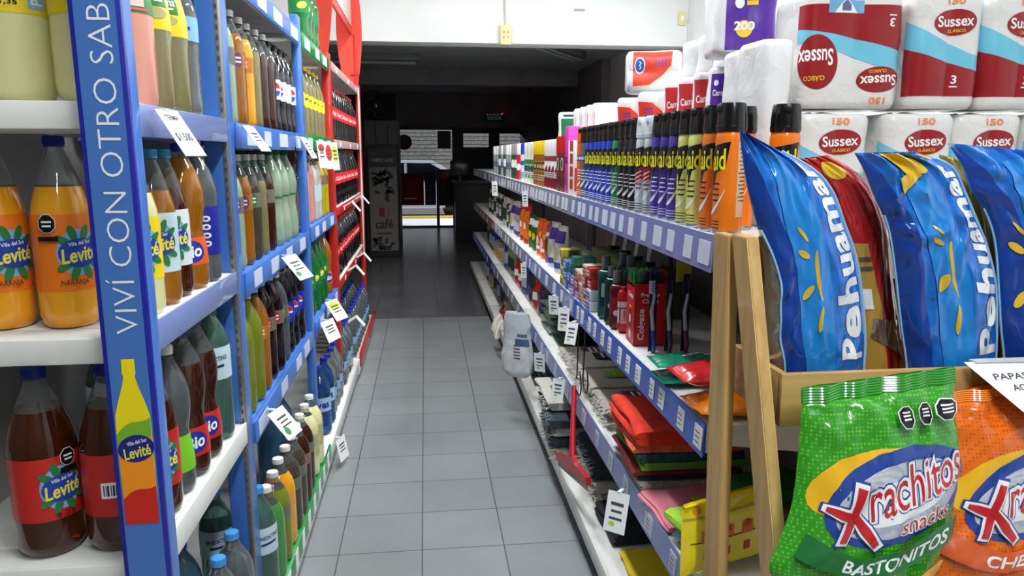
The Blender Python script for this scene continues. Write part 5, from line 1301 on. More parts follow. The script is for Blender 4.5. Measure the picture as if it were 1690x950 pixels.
for (y, x, st) in ((2.775, .67, ('soap_clear', 'soap_clear', 'soap_red', 'soap_red')), (2.85, .672, ('soap_red', 'soap_red', 'soap_red', 'soap_pearl')), (2.93, .672, ('soap_pearl', 'soap_pearl', 'soap_pearl')), (3.01, .672, ('soap_violet', 'soap_red', 'soap_pearl')), (3.09, .672, ('soap_violet', 'soap_violet', 'soap_green', 'soap_green')), (3.18, .672, ('soap_blue', 'soap_blue', 'soap_green')), (3.27, .672, ('soap_blue', 'soap_blue', 'soap_blue')), (3.36, .672, ('soap_yellow', 'soap_yellow', 'soap_yellow', 'soap_yellow'))):
    n += 1
    for q, k in enumerate(st):
        use(k, (x + random.uniform(-.004, .004), y, Z2 + .0426 * q), random.uniform(-.06, .06), '%s, %s from the bottom of the %s soap stack' % (DESC[k], ORD[q] if q else 'first', ORD[n - 1]), 'soap boxes stacked beside the mouthwash')
GRB = M('box_olive', (70, 92, 44), .4)
t = thing('long_carton', (.86, 3.0, Z2), 0, 'long green carton with dark red label behind the soap stacks', 'carton')
b = B().bb(-.08, .08, -.42, .42, 0, .17, GRB, .004)
m1 = lambda k: flatmap((-.08, 0, .1), (0, -1, 0), (0, 0, 1), .0006 + .0003 * k, (-1, 0, 0))
for u in (-.16, .2): b.decal(ell(u, .03, .24, .07), m1(0), P_('rust_red', (150, 34, 30))); b.decal(text('confort', u, .035, .12, .02, 0, .01), m1(1), P_('sand', (200, 180, 140)))
for k in range(5): b.decal(rect(0, .06 - .03 * k, .8, .006), m1(0), P_('leaf2', (96, 130, 60)))
b.build('box', t, recalc=False)
def product_blade(i, y):
    t = thing('packet', (.87, y, Z2 + .171), .35, 'pale upright packet with yellow top, %s on the long green carton' % ORD[i], 'packet', 'upright packets on the long green carton')
    B().prism([(-.03, 0), (.03, 0), (.02, .13), (-.004, .13)], 1, -.012, .012, M('packet_pale', (196, 198, 196), .35)).build('body', t)
    B().prism([(-.006, .128), (.022, .128), (.028, .165), (.004, .165)], 1, -.0125, .0125, M('packet_yellow', (222, 206, 40), .35)).build('top', t)
    B().box((-.02, 0, .012), (.05, .026, .02), M('packet_black', (28, 30, 36), .4), .003).build('foot', t)
for i, y in enumerate((2.75, 2.92, 3.1, 3.28)): product_blade(i, y)
# hygiene pouches and bottles further on
def stand_pouch(name, w, h, t_, mat, decs=(), top=None):
    def make():
        th = thing(name, cat='pouch'); nx, nz = 18, 22; V = []; F = []
        def f(u, v, sg, eps=0):
            e = (1 - abs(2 * u - 1) ** 2.4) ** .7 * min(1, (1 - v) * 3.0) ** .7 if 0 < u < 1 else 0
            wv = w * (1 - .12 * v); 
            return (sg * (e * t_ / 2 + eps) + .003 * noise.noise(Vector((u * 4, v * 4, w * 90))), (u - .5) * wv, v * h)
        for sg in (-1, 1):
            for i in range(nx + 1):
                for j in range(nz + 1): V.append(f(i / nx, j / nz, sg))
        o = (nx + 1) * (nz + 1)
        for i in range(nx):
            for j in range(nz):
                a = i * (nz + 1) + j; F.append((a, a + 1, a + nz + 2, a + nz + 1)); F.append((o + a, o + a + nz + 1, o + a + nz + 2, o + a + 1))
        b = B().add(V, F, mat)
        for k, (sh, m) in enumerate(decs): b.decal(sh, lambda u, v, k=k: f(.5 - u / w, v / h, -1, .001 + .0004 * k), m, .012)
        b.build('pouch', th, recalc=False)
        B().bb(-.002, .002, -w * .43, w * .43, h - .004, h + .012, top or mat, .001).build('seal', th)
        return th
    return make
reg('p_orange', 'orange refill pouch', stand_pouch('refill_pouch', .13, .21, .06, fl('orange2', (232, 96, 26)), [(ell(-.01, .09, .05, .06), P_('rose', (226, 110, 130))), (ell(.03, .13, .03, .03), GOLD), (rect(0, .05, .06, .02), PAPER)]))
reg('p_green', 'green refill pouch with pale top', stand_pouch('refill_pouch', .11, .2, .05, fl('green2', (30, 110, 50)), [(rect(0, .17, .09, .04), PAPER), (ell(0, .09, .05, .05), GOLD)]))
reg('p_red', 'red and amber refill pouch', stand_pouch('refill_pouch', .13, .26, .06, fl('red2', (176, 44, 40)), [(poly([(-.03, .05), (.05, .03), (.05, .22), (-.01, .22)]), P_('amber2', (226, 120, 30))), (ell(0, .12, .04, .05), PAPER)]))
reg('p_white', 'white diaper pouch with violet band', stand_pouch('refill_pouch', .14, .23, .08, fl('white2', (206, 206, 208)), [(rect(0, .185, .12, .06), P_('grape', (60, 44, 140))), (ell(-.01, .1, .06, .07), P_('khaki', (170, 160, 110))), (rect(0, .04, .08, .03), P_('denim', (50, 80, 150)))]))
reg('p_pink', 'pink and brown refill pouch', stand_pouch('refill_pouch', .12, .2, .06, fl('pink2', (150, 90, 90)), [(ell(0, .1, .06, .07), P_('cocoa', (80, 46, 40))), (rect(0, .16, .07, .02), PAPER)]))
reg('b_dark', 'dark shampoo bottle with pale cap', flask('shampoo_bottle', 'bottle', .07, .045, .2, M('shampoo_dark', (46, 52, 56), .3, coat=.4), M('cap_bone', (190, 186, 176), .4), .02, .04, [(rect(0, .1, .045, .1), P_('bone', (196, 196, 190))), (ell(0, .12, .03, .03), P_('moss', (70, 90, 50)))]))
reg('b_pale', 'pale shampoo bottle with dark label', flask('shampoo_bottle', 'bottle', .07, .045, .2, M('shampoo_pale', (186, 186, 178), .3, coat=.4), M('cap_bone', (190, 186, 176), .4), .02, .04, [(rect(0, .1, .045, .1), P_('forest', (40, 60, 50)))]))
reg('b_violet', 'violet fabric softener bottle', flask('softener_bottle', 'bottle', .08, .05, .21, M('softener_violet', (80, 66, 130), .3, coat=.4), M('cap_bone', (190, 186, 176), .4), .022, .045, [(rect(0, .1, .06, .12), P_('lilac', (190, 186, 206))), (ell(0, .12, .04, .04), P_('khaki', (170, 160, 110)))]))
for i, (k, y) in enumerate((('p_white', 3.72), ('p_white', 3.92), ('p_pink', 4.08), ('p_orange', 4.24), ('p_orange', 4.4), ('p_green', 4.62), ('p_green', 4.78), ('p_red', 5.0), ('p_red', 5.2), ('b_violet', 5.42), ('b_violet', 5.56), ('p_white', 5.72), ('b_pale', 5.95), ('b_dark', 6.1), ('b_pale', 6.25), ('b_pale', 6.4), ('b_dark', 6.75), ('b_dark', 7.0), ('b_pale', 7.25), ('b_dark', 7.5), ('b_dark', 7.8))):
    use(k, (.70, y, Z2 if y < 12 else Z2), -PI / 2 + .35 if k[0] == 'b' else .25, '%s, %s beyond the soap stacks on the second shelf' % (DESC[k], ORD[i] if i < 20 else 'twenty-first'), 'pouches and bottles on the far second shelf')

# ================================================================ third shelf (z .53) and base shelf: cloths
def fabric(name, c1, c2=None, sc=180, bump=.5, rough=.9, stretch=(1, 1, 1)):
    return mottled('cloth_' + name, c1, c2 or tuple(int(v * .8) for v in c1), sc, rough, bump, stretch, 3, .3, .7)
def folded(d, w, t_, mat, lobes=2, seed=0, fringe=None, label=None, name='folded_cloth', cat='cloth', sag=.15):
    """folded cloth: nose at -x, d deep in x, w wide in y; origin at the middle of its underside"""
    def make():
        th = thing(name, cat=cat)
        prof = []
        h = t_ / lobes
        for k in range(lobes):
            for a in np.linspace(-PI / 2, PI / 2, 7)[(1 if k else 0):]:
                prof.append((-d / 2 + .5 * h - .8 * h * math.cos(a) + .006 * ((k * 7 + seed) % 3), h * (k + .5) + h / 2 * math.sin(a)))
        nt = 8
        for q in range(1, nt + 1): prof.append((-d / 2 + d * q / nt, t_))
        for q in range(0, nt): prof.append((d / 2 - d * q / nt, 0))
        m = 20; V = []; F = []; n = len(prof)
        for i in range(m + 1):
            y = (i / m - .5) * w; edge = 1 - max(0, abs(2 * i / m - 1) - .9) * 3
            for (x, z) in prof:
                zz = z / t_
                nx = .010 * noise.noise(Vector((y * 9 + seed, z * 40, 1.7))); nz = -.28 * t_ * abs(noise.noise(Vector((x * 8 + seed, y * 8, 3.1)))) * zz
                V.append((x + nx, y + .008 * noise.noise(Vector((x * 12, z * 30, seed))), max(0, z * (1 - sag * abs(2 * i / m - 1) ** 3) + nz) if z > 0 else 0))
        for i in range(m):
            for k in range(n): F.append((i * n + k, i * n + (k + 1) % n, (i + 1) * n + (k + 1) % n, (i + 1) * n + k))
        F.append(tuple(range(n - 1, -1, -1))); F.append(tuple(range(m * n, m * n + n)))
        b = B().add(V, F, mat); b.build('cloth', th)
        if fringe:
            rnd = random.Random(seed); f_ = B()
            for k in range(26):
                y = (k / 25 - .5) * w * .96; l = rnd.uniform(.008, .024); z = rnd.uniform(.1, .9) * t_
                f_.tube([(-d / 2 + .012, y, z), (-d / 2 - l * .4, y + rnd.uniform(-.01, .01), max(.003, z - .002)), (-d / 2 - l, y + rnd.uniform(-.02, .02), max(.003, z - rnd.uniform(0, .014)))], [.002, .0024, .001], fringe, 5)
            f_.build('fringe', th)
        if label:
            lx, ly, lw, ll, lm, lk = label
            q = B().box((lx, ly, t_ * 1.02 + .002), (ll, lw, .0016), lm, .0006)
            for k in range(3): q.box((lx - ll * .2 + ll * .2 * k, ly, t_ * 1.02 + .0032), (ll * .08, lw * .7, .0006), lk)
            q.build('paper_label', th)
        return th
    return make
Z3 = .5308
KNIT = fabric('knit', (200, 198, 190), (150, 148, 142), 90, 1.0)
specs = [('knit', 'white knitted cleaning cloth', KNIT, .034, 3, .20), ('navy', 'navy cleaning cloth', fabric('navy', (36, 44, 84)), .018, 1, .2), ('maroon', 'dark red cleaning cloth', fabric('maroon', (120, 30, 28)), .014, 1, .2), ('apple', 'apple green cleaning cloth', fabric('apple', (110, 170, 60)), .026, 2, .21), ('teal', 'dark teal checked cleaning cloth', fabric('teal', (20, 60, 66), (40, 96, 96), 60), .028, 2, .19), ('coral', 'coral red checked cleaning cloth', fabric('coral', (206, 62, 36), (222, 110, 80), 50, .3), .03, 2, .22), ('vermil', 'orange red cleaning cloth with deep folds', fabric('vermil', (222, 56, 24), (190, 40, 18), 30, .3), .05, 2, .23)]
z = Z3
for i, (k, d_, m, t_, lb, dp) in enumerate(specs):
    reg('cl_' + k, d_, folded(.32, dp + .1, t_, m, lb, i + 1, sag=.1))
    o = use('cl_' + k, (.765 - .008 * (i % 3) - (.022 if k == 'vermil' else 0), 2.10 + .01 * (i % 2), z), -.02 * (i % 3), '%s, %s from the bottom of the rag stack' % (d_, ORD[i] if i else 'first'), 'folded rags in the stack on the third shelf')
    z += t_ * 1.02
FLOORC = fabric('floor_beige', (196, 190, 176), (168, 162, 148), 120, .7); FLOORD = fabric('floor_slate', (62, 72, 80), (40, 48, 56), 120, .7); FLOORW = fabric('floor_white', (206, 202, 194), (184, 180, 170), 120, .6)
FR = M('fringe_cream', (222, 218, 204), .9)
for k, (m, lab_c, lk) in enumerate(((FLOORC, M('lbl_plum', (80, 50, 90), .5), PAPER), (FLOORC, M('lbl_leaf', (110, 170, 60), .5), M('lbl_gold', (206, 170, 60), .5)), (FLOORW, M('lbl_black', (26, 26, 28), .5), PAPER), (FLOORC, M('lbl_rust', (140, 60, 50), .5), PAPER))):
    reg('floor_%d' % k, '', folded(.37, .25, .035, m, 2, 20 + k, FR, (-.03, .02, .1, .13, lab_c, lk)))
for i, (k, y, z, lab) in enumerate((('floor_0', 2.57, Z3, 'beige fringed floor cloth with plum label, lowest beside the rag stack'), ('floor_1', 2.84, Z3, 'beige fringed floor cloth with green label, middle of the third shelf'), ('floor_3', 3.12, Z3, 'beige fringed floor cloth with rust label, under the black label one'), ('floor_0', 3.39, Z3, 'beige fringed floor cloth with plum label next to the bin bags'), ('floor_0', 2.58, Z3 + .04, 'upper beige floor cloth with plum label next to the orange rags'), ('floor_2', 3.14, Z3 + .04, 'pale fringed floor cloth with black label, far end of the beige pile'), ('floor_1', 2.86, Z3 + .04, 'upper beige floor cloth with green label in the middle of the pile'))):
    use(k, (.82 + .015 * (i % 2), y, z), -.02 * (i % 3), lab, 'fringed floor cloths on the third shelf')
PINKP = M('felt_pink', (222, 130, 146), .8); 
reg('felt_pink', 'pink felt cloth', folded(.32, .22, .02, PINKP, 2, 31, None, (-.02, .02, .02, .03, M('lbl_lime', (196, 206, 40), .5), M('lbl_lime2', (120, 140, 30), .5))))
use('felt_pink', (.755, 1.832, Z3 + .0045), .06, 'pink felt cloth with small lime sticker', 'soft cloths near the wooden stand')
reg('felt_green', 'dark green rolled cloth', folded(.2, .14, .06, fabric('emerald', (26, 110, 60), (20, 92, 50), 140, .4), 1, 32))
use('felt_green', (.93, 1.84, Z3 + .026), .2, 'dark green rolled cloth resting on the pink felt', 'soft cloths near the wooden stand')
reg('felt_blue', 'pale blue cloth', folded(.16, .13, .03, fabric('paleblue', (160, 200, 226), (140, 184, 214), 140, .3), 1, 34))
use('felt_blue', (.70, 1.638, Z3 + .0045), .2, 'pale blue cloth in clear wrap under the lime one', 'soft cloths near the wooden stand')
reg('felt_lime', 'lime green microfibre cloth', folded(.15, .15, .05, fabric('lime', (164, 206, 60), (140, 186, 50), 140, .4), 1, 33))
use('felt_lime', (.695, 1.652, Z3 + .036), .2, 'lime green microfibre cloth before the yellow packet', 'soft cloths near the wooden stand')
# yellow packet leaning by the stand
YPK = film('film_lemon', (240, 220, 20), .22, .6, 12, .25)
t = thing('cloth_packet', (.69, 1.53, .553), 0, 'yellow glossy packet with orange pictures behind the wooden stand', 'packet')
b = B(); w, h = .24, .17
def ypm(u, v, e=0): 
    return (u + .012 * v, -.018 * (1 - abs(2 * u / w) ** 3) * (1 - abs(2 * v / h - 1) ** 4) - e + .06 * v + .12 * u, v + .16 * u)
V = []; F = []; N = 20
for sg in (0, 1):
    for i in range(N + 1):
        for j in range(N + 1):
            u, v = (i / N - .5) * w, j / N * h; p = ypm(u, v); V.append((p[0], p[1] if sg == 0 else .022 + .06 * v + .12 * u + .01 * (1 - abs(2 * u / w) ** 3) * (1 - abs(2 * v / h - 1) ** 4) if 0 < i < N and 0 < j < N else p[1], p[2]))
o_ = (N + 1) ** 2
for i in range(N):
    for j in range(N):
        a = i * (N + 1) + j; F.append((a, a + N + 1, a + N + 2, a + 1)); F.append((o_ + a, o_ + a + 1, o_ + a + N + 2, o_ + a + N + 1))
b.add(V, F, YPK)
yd = lambda k: (lambda u, v: ypm(u, v, .0012 + .0004 * k))
b.decal(rect(0, .138, w * .98, .006), yd(0), M('packet_seam', (170, 160, 90), .4), .02)
for u in (-.06, -.01, .04): b.decal(rect(u, .09, .028, .03), yd(0), P_('pic_orange', (232, 110, 26)), .02); b.decal(ell(u, .1, .018, .018), yd(1), P_('pic_red', (206, 50, 26)), .02); b.decal(rect(u, .045, .016, .022), yd(0), P_('pic_red', (206, 50, 26)), .02)
b.decal(poly([(-.03, .112), (-.015, .1), (-.03, .088)]), yd(1), P_('pic_orange', (232, 110, 26)))
b.decal(rect(-.02, .078, .16, .003), yd(0), INK, .02); b.decal(ell(-.085, .155, .022, .02), yd(0), P_('pic_amber', (200, 130, 40)), .02)
b.build('packet', t)
B().tube([(-.115, -.012, .152), (-.06, -.002, .161), (.0, .012, .17)], .003, YPK, 6).build('top_seal', t)

# dark green bag packs, hanging white bag
def binpack(c): return pouch('bin_bag_pack', 'pack', .3, .34, .035, film('film_' + c[0], c[1], .3, .4, 12, .5), 5 + len(c[0]), [(rect(-.1, 0, .06, .2), P_('pale_jade', (110, 140, 124)))])
reg('bin_green', 'dark green bin bag pack', binpack(('bin_green', (26, 46, 36)))); reg('bin_grey', 'grey green bin bag pack', binpack(('bin_grey', (120, 140, 128))))
for k in range(5): use('bin_green', (.84 + .01 * (k % 2), 3.67 + .015 * (k % 2), Z3 + .0012 + .0415 * k), .05 * (k % 3), 'dark green bin bag pack, %s from the bottom of its pile' % ORD[k], 'bin bag packs on the third shelf')
for k in range(4): use('bin_grey', (.83, 3.995 + .02 * (k % 2), Z3 + .0012 + .0415 * k), .08 * (k % 2), 'grey green bin bag pack, %s from the bottom of the farther pile' % ORD[k], 'bin bag packs on the third shelf')
t = thing('cotton_bag', (.505, 4.06, .25), .8, 'clear printed bag of white cotton hanging at the shelf edge', 'bag')
COT = mottled('cotton_white', (226, 228, 226), (196, 200, 200), 18, .9, .6); CLR = film('film_clear', (206, 212, 216), .2, .6, 12, .5)
b = B(); V = []; F = []; N = 22
def cb_(i, j):
    a = 2 * PI * i / N; v = j / 24
    r1 = (.095 if v < .05 else .1 + .008 * math.sin(v * 7)) * (1 if v < .8 else 1 - .25 * (v - .8) / .2); r1 *= min(1, .7 + v * 5)
    k = 1 + .1 * noise.noise(Vector((math.cos(a) * 2, math.sin(a) * 2, v * 5)))
    return (r1 * .45 * k * math.cos(a), r1 * k * math.sin(a), v * .37)
for j in range(25):
    for i in range(N): V.append(cb_(i, j))
for j in range(24):
    for i in range(N): F.append((j * N + i, j * N + (i + 1) % N, (j + 1) * N + (i + 1) % N, (j + 1) * N + i))
F.append(tuple(range(N - 1, -1, -1))); F.append(tuple(24 * N + i for i in range(N)))
lo = [f for f in F if sum(V[i][2] for i in f) / len(f) < .22]; hi = [f for f in F if f not in lo]
b.add(V, lo, COT); b.add(V, hi, CLR)
def cm(u, v):
    p = cb_(N / 2 + 2.5 + u / .012 * .35, v / .37 * 24); return (p[0] * 1.02, p[1] * 1.02, p[2])
b.decal(rect(0, .21, .13, .04), cm, P_('label_denim', (70, 90, 140), .5), .012); [b.decal(rect(-.04 + .016 * q, .25, .011, .018), cm, P_('ink_navy', (40, 50, 80), .5), .012) for q in range(6)]
for k in range(5): b.decal(rect(-.05, .19 - .018 * k, .05, .007), cm, INK, .012)
b.build('bag', t)
B().tube([(0, 0, .36), (0.03, 0, .40)], .004, BLACK, 6).build('hook', t)
# things further along the third shelf
reg('tub_pale', 'pale tub with grey lid', flask('plastic_tub', 'tub', .12, .12, .13, M('tub_pale', (176, 174, 166), .4), M('tub_lid', (140, 140, 136), .4), .058, .014, [(rect(0, .06, .09, .06), P_('honey', (190, 160, 60)))], .055))
reg('jug_blue', 'blue detergent jug', flask('detergent_jug', 'jug', .12, .08, .2, M('jug_blue', (40, 66, 130), .35), M('cap_bone', (190, 186, 176), .4), .022, .04, [(rect(0, .1, .08, .1), P_('ice', (176, 190, 206)))], .02))
reg('jug_green', 'pale green cleaner jug', flask('detergent_jug', 'jug', .1, .07, .21, M('jug_green', (120, 140, 100), .35), M('cap_bone', (190, 186, 176), .4), .02, .04, [(rect(0, .1, .07, .1), P_('forest', (40, 60, 50)))], .02))
reg('pk_red', 'red sponge packet', stand_pouch('sponge_packet', .14, .16, .08, fl('red3', (170, 40, 40)), [(rect(0, .08, .08, .05), PAPER)]))
reg('pk_dark', 'dark scouring packet', stand_pouch('sponge_packet', .15, .17, .08, fl('dark3', (44, 50, 60)), [(ell(0, .08, .07, .06), P_('dusk', (90, 70, 110)))]))
for i, (k, y) in enumerate((('pk_dark', 4.4), ('pk_red', 4.62), ('pk_dark', 4.85), ('jug_blue', 5.1), ('pk_red', 5.35), ('pk_red', 5.6), ('jug_green', 5.85), ('jug_green', 6.05), ('jug_blue', 6.25), ('tub_pale', 6.72), ('tub_pale', 6.95), ('tub_pale', 7.2), ('jug_blue', 7.5), ('jug_blue', 7.75), ('jug_green', 8.1))):
    use(k, (.72, y, Z3), -PI / 2 + .3 if k[:2] != 'pk' else .25, '%s, %s beyond the bin bags on the third shelf' % (DESC[k], ORD[i]), 'household goods on the far third shelf')
# base shelf
ZB = .1555
reg('b_yellow', 'yellow cleaning cloth', folded(.34, .27, .02, M('felt_yellow', (226, 196, 20), .8), 1, 41, sag=.02))
use('b_yellow', (.80, 2.13, ZB), .03, 'yellow flat cloth on the base shelf, closest to the stand', 'cloths on the base shelf')
reg('b_char', 'charcoal towelling cloth', folded(.34, .26, .05, fabric('charcoal', (44, 48, 54), (28, 30, 34), 140, .8), 2, 42))
use('b_char', (.80, 2.46, ZB), .05, 'charcoal towelling cloth on the base shelf', 'cloths on the base shelf')
for k, (m, d_) in enumerate(((FLOORW, 'pale'), (FLOORD, 'slate'), (FLOORC, 'beige'))):
    reg('base_%d' % k, d_, folded(.38, .40, .045, m, 2, 50 + k, M('fringe_grey', (150, 156, 158), .9) if k == 1 else FR, (-.1, -.04, .13, .1, M('lbl_wine', (150, 40, 44), .5) if k == 1 else M('lbl_ochre', (120, 110, 40), .5), PAPER if k == 1 else INK)))
zz = ZB
for i, (k, y) in enumerate(((2, 2.80), (0, 2.82), (1, 2.84))):
    use('base_%d' % k, (.83, y, zz), -.03 * i, '%s floor cloth, %s from the bottom of the nearer base stack' % (DESC['base_%d' % k], ORD[i] if i else 'first'), 'floor cloths stacked on the base shelf'); zz += .05
zz = ZB
for i, (k, y) in enumerate(((2, 3.34), (1, 3.36), (2, 3.36), (1, 3.32), (0, 3.42))):
    use('base_%d' % k, (.74 - .01 * (i > 2), y - .06, zz), -.06 * (i % 2), '%s floor cloth, %s from the bottom of the taller base stack' % (DESC['base_%d' % k], ORD[i] if i else 'first'), 'floor cloths stacked on the base shelf'); zz += .05
reg('blue_pk', 'clear wrapped blue cloth pack', pouch('cloth_pack', 'pack', .24, .34, .045, film('film_navy_clear', (40, 52, 96), .2, .7, 10, .6), 9))
for k in range(4): use('blue_pk', (.79, 3.86 + .015 * (k % 2), ZB + .0535 * k), .04 * (k % 2), 'clear wrapped blue cloth pack, %s from the bottom of its pile' % ORD[k], 'wrapped blue packs on the base shelf')
for k in range(3): use('bin_green', (.80, 4.3, ZB + .0415 * k), .06 * (k % 2), 'dark green pack on the base shelf, %s from the bottom' % ORD[k], 'wrapped packs on the far base shelf')
reg('teal_pk', 'teal folded pack', folded(.3, .3, .12, film('film_teal', (20, 110, 100), .25, .5, 12, .5), 2, 61, name='cloth_pack', cat='pack'))
use('teal_pk', (.74, 4.95, ZB + .0), 0, 'teal glossy folded pack on the far base shelf', 'wrapped packs on the far base shelf')
reg('blue_roll', 'blue folded pack', folded(.3, .3, .1, film('film_cobalt', (30, 50, 130), .25, .5, 12, .5), 2, 62, name='cloth_pack', cat='pack'))
use('blue_roll', (.76, 4.62, ZB), 0, 'blue glossy folded pack before the teal one', 'wrapped packs on the far base shelf')
# brush heads
def brush_head(i, y):
    t = thing('mop_head', (.57, y, .16), .1 * i, 'white mop head with red collar, %s hanging at the far base shelf' % ORD[i], 'mop head', 'mop heads by the base shelf')
    b = B()
    for k in range(16):
        a = (k / 15 - .5) * 1.3; b.tube([(0, .02 * math.sin(a), .14), (-.05, .06 * math.sin(a), .08), (-.07 + .01 * (k % 3), .11 * math.sin(a), .0)], [.006, .008, .007], FR, 6)
    b.build('strands', t)
    B().box((.0, 0, .15), (.03, .06, .03), M('collar_red', (130, 26, 30), .4), .006).build('collar', t)
    B().tube([(0, 0, .16), (.02, 0, .2)], .008, BLACK, 8).build('socket', t)
brush_head(0, 5.35); brush_head(1, 5.55)
for i, (k, y) in enumerate((('tub_pale', 6.1), ('jug_green', 6.4), ('jug_blue', 6.75), ('p_orange', 6.95), ('jug_green', 7.15), ('tub_pale', 7.5), ('jug_blue', 7.9), ('p_red', 8.2))):
    use(k, (.70, y, ZB), -PI / 2 + .3 if k[:2] != 'p_' else .2, '%s, %s on the dim base shelf beyond the mops' % (DESC[k], ORD[i]), 'goods on the far base shelf')

# squeegee and wire hooks
t = thing('squeegee', (.548, 2.66, .0), 0, 'red squeegee hanging below the third shelf strip', 'squeegee')
SQR = M('squeegee_red', (186, 22, 34), .35, coat=.3)
hp = [(.042, .19, .57), (.02, .1, .47), (.0, 0, .35)]
B().tube(hp, [.012, .010, .014], SQR, 10).build('handle', t)
b = B().prism([(-.19, .0), (.19, .0), (.19, .03), (.05, .045), (.02, .07), (-.02, .07), (-.05, .045), (-.19, .03)], 0, -.009, .009, SQR)
o = b.build('head', t, (0, 0, .285)); o.rotation_euler = (-.15, 0, .12)
b = B().bb(-.003, .003, -.19, .19, -.022, .0, M('rubber_pale', (170, 172, 166), .6)); o = b.build('rubber_blade', t, (0, 0, .285)); o.rotation_euler = (-.15, 0, .12)
for i, (y, z0, l) in enumerate(((2.84, .83, .2), (2.72, .83, .15))):
    t = thing('wire_hook', (.602, y, z0), 0, 'dark wire hook hanging over the floor cloths, %s of two' % ORD[i], 'hook', 'wire hooks under the blue strip')
    pts = [(0, 0, 0), (-.004, 0, -l)] + [(-.006, -.045 + .045 * math.cos(a), -l - .03 - .05 * math.sin(a) * (1 if a < PI else 1)) for a in np.linspace(0, 1.5 * PI, 14)]
    B().tube(pts, .003, M('wire_dark', (50, 48, 46), .4, .6), 6).build('wire', t)
    if i == 0: B().bb(-.012, -.01, -.07, -.02, -l - .06, -l - .02, PAPER).build('paper_tag', t)
def rcard(x, y, z, w, h, lab, rz=-.5, tilt=.2): card((x, y, z), rz, tilt, w, h, lab, [(0, .2, .6, .08), (0, .02, .5, .06), (0, -.16, .6, .06)], [(-.15, -.3, .3, .12, CARDL)], group='price tags on the right shelves')
rcard(.563, 2.03, .50, .07, .12, 'white price tag clipped under the third shelf before the squeegee', -.7, -.3)
rcard(.563, 3.05, .54, .06, .09, 'white price tag hanging at the floor cloths on the third shelf', -.7, -.2)
rcard(.563, 3.62, .50, .06, .1, 'white price tag beside the dark green bin bags', -.6, .1)
rcard(.578, 2.84, .84, .05, .09, 'white price tag at the mouthwash end of the second shelf strip', -.7, -.3)
rcard(.578, 3.03, .86, .05, .1, 'white price tag below the soap boxes, second along the strip', -.6, -.1)
rcard(.578, 3.3, .86, .05, .09, 'white price tag below the soap boxes, third along the strip', -.6, .1)
rcard(.578, 4.35, .86, .035, .09, 'white price tag under the refill pouches', -.5, .1)
rcard(.578, 4.3, 1.29, .035, .09, 'white price tag hanging from the grey top strip, nearer one', -.5, .1)
rcard(.578, 6.2, 1.28, .05, .12, 'white price tag hanging from the grey top strip, farther one', -.5, .1)

# ================================================================ wooden stand with the snack bags
t = thing('snack_stand', (0, 0, 0), label='wooden snack stand with slanted legs and box trays', cat='display stand')
def plank(name, p0, p1, wx, wy, mat=WOOD):
    p0 = Vector(p0); p1 = Vector(p1); b = B(); V = []
    for p in (p0, p1):
        for sx_, sy_ in ((-1, -1), (1, -1), (1, 1), (-1, 1)): V.append((p.x + sx_ * wx / 2, p.y + sy_ * wy / 2, p.z))
    bm = bmesh.new(); vs = [bm.verts.new(v) for v in V]
    for f in ((3, 2, 1, 0), (4, 5, 6, 7), (0, 1, 5, 4), (1, 2, 6, 5), (2, 3, 7, 6), (3, 0, 4, 7)): bm.faces.new([vs[i] for i in f])
    bmesh.ops.bevel(bm, geom=bm.edges[:], offset=.002, segments=2, affect='EDGES')
    b.addbm(bm, mat); b.build(name, t)
for xx in (.614, 1.56):
    plank('leg', (xx, 1.452, 1.34), (xx - .004, 1.385, 0.0), .024, .076)
    plank('leg', (xx + .003, 1.372, 1.345), (xx + .012, .93, 0.0), .024, .072)
def tray(y0, y1, z0, z1):
    b = B().bb(.645, 1.535, y0, y0 + .014, z0, z1, WOODH, .0015); b.bb(.645, 1.535, y1 - .014, y1, z0, z1, WOODH, .0015)
    b.bb(.645, .659, y0 + .0145, y1 - .0145, z0, z1, WOODH, .0015); b.bb(1.521, 1.535, y0 + .0145, y1 - .0145, z0, z1, WOODH, .0015)
    b.bb(.66, 1.52, y0 + .015, y1 - .015, z0, z0 + .01, WOODH); b.build('tray', t)
tray(1.24, 1.465, 1.002, 1.103); 
b = B().bb(.52, 1.535, .99, 1.125, .585, .597, WOODH); b.bb(.52, 1.535, .975, .989, .585, .68, WOODH, .0015); b.bb(.50, .514, .99, 1.125, .585, .68, WOODH, .0015); b.build('tray', t)

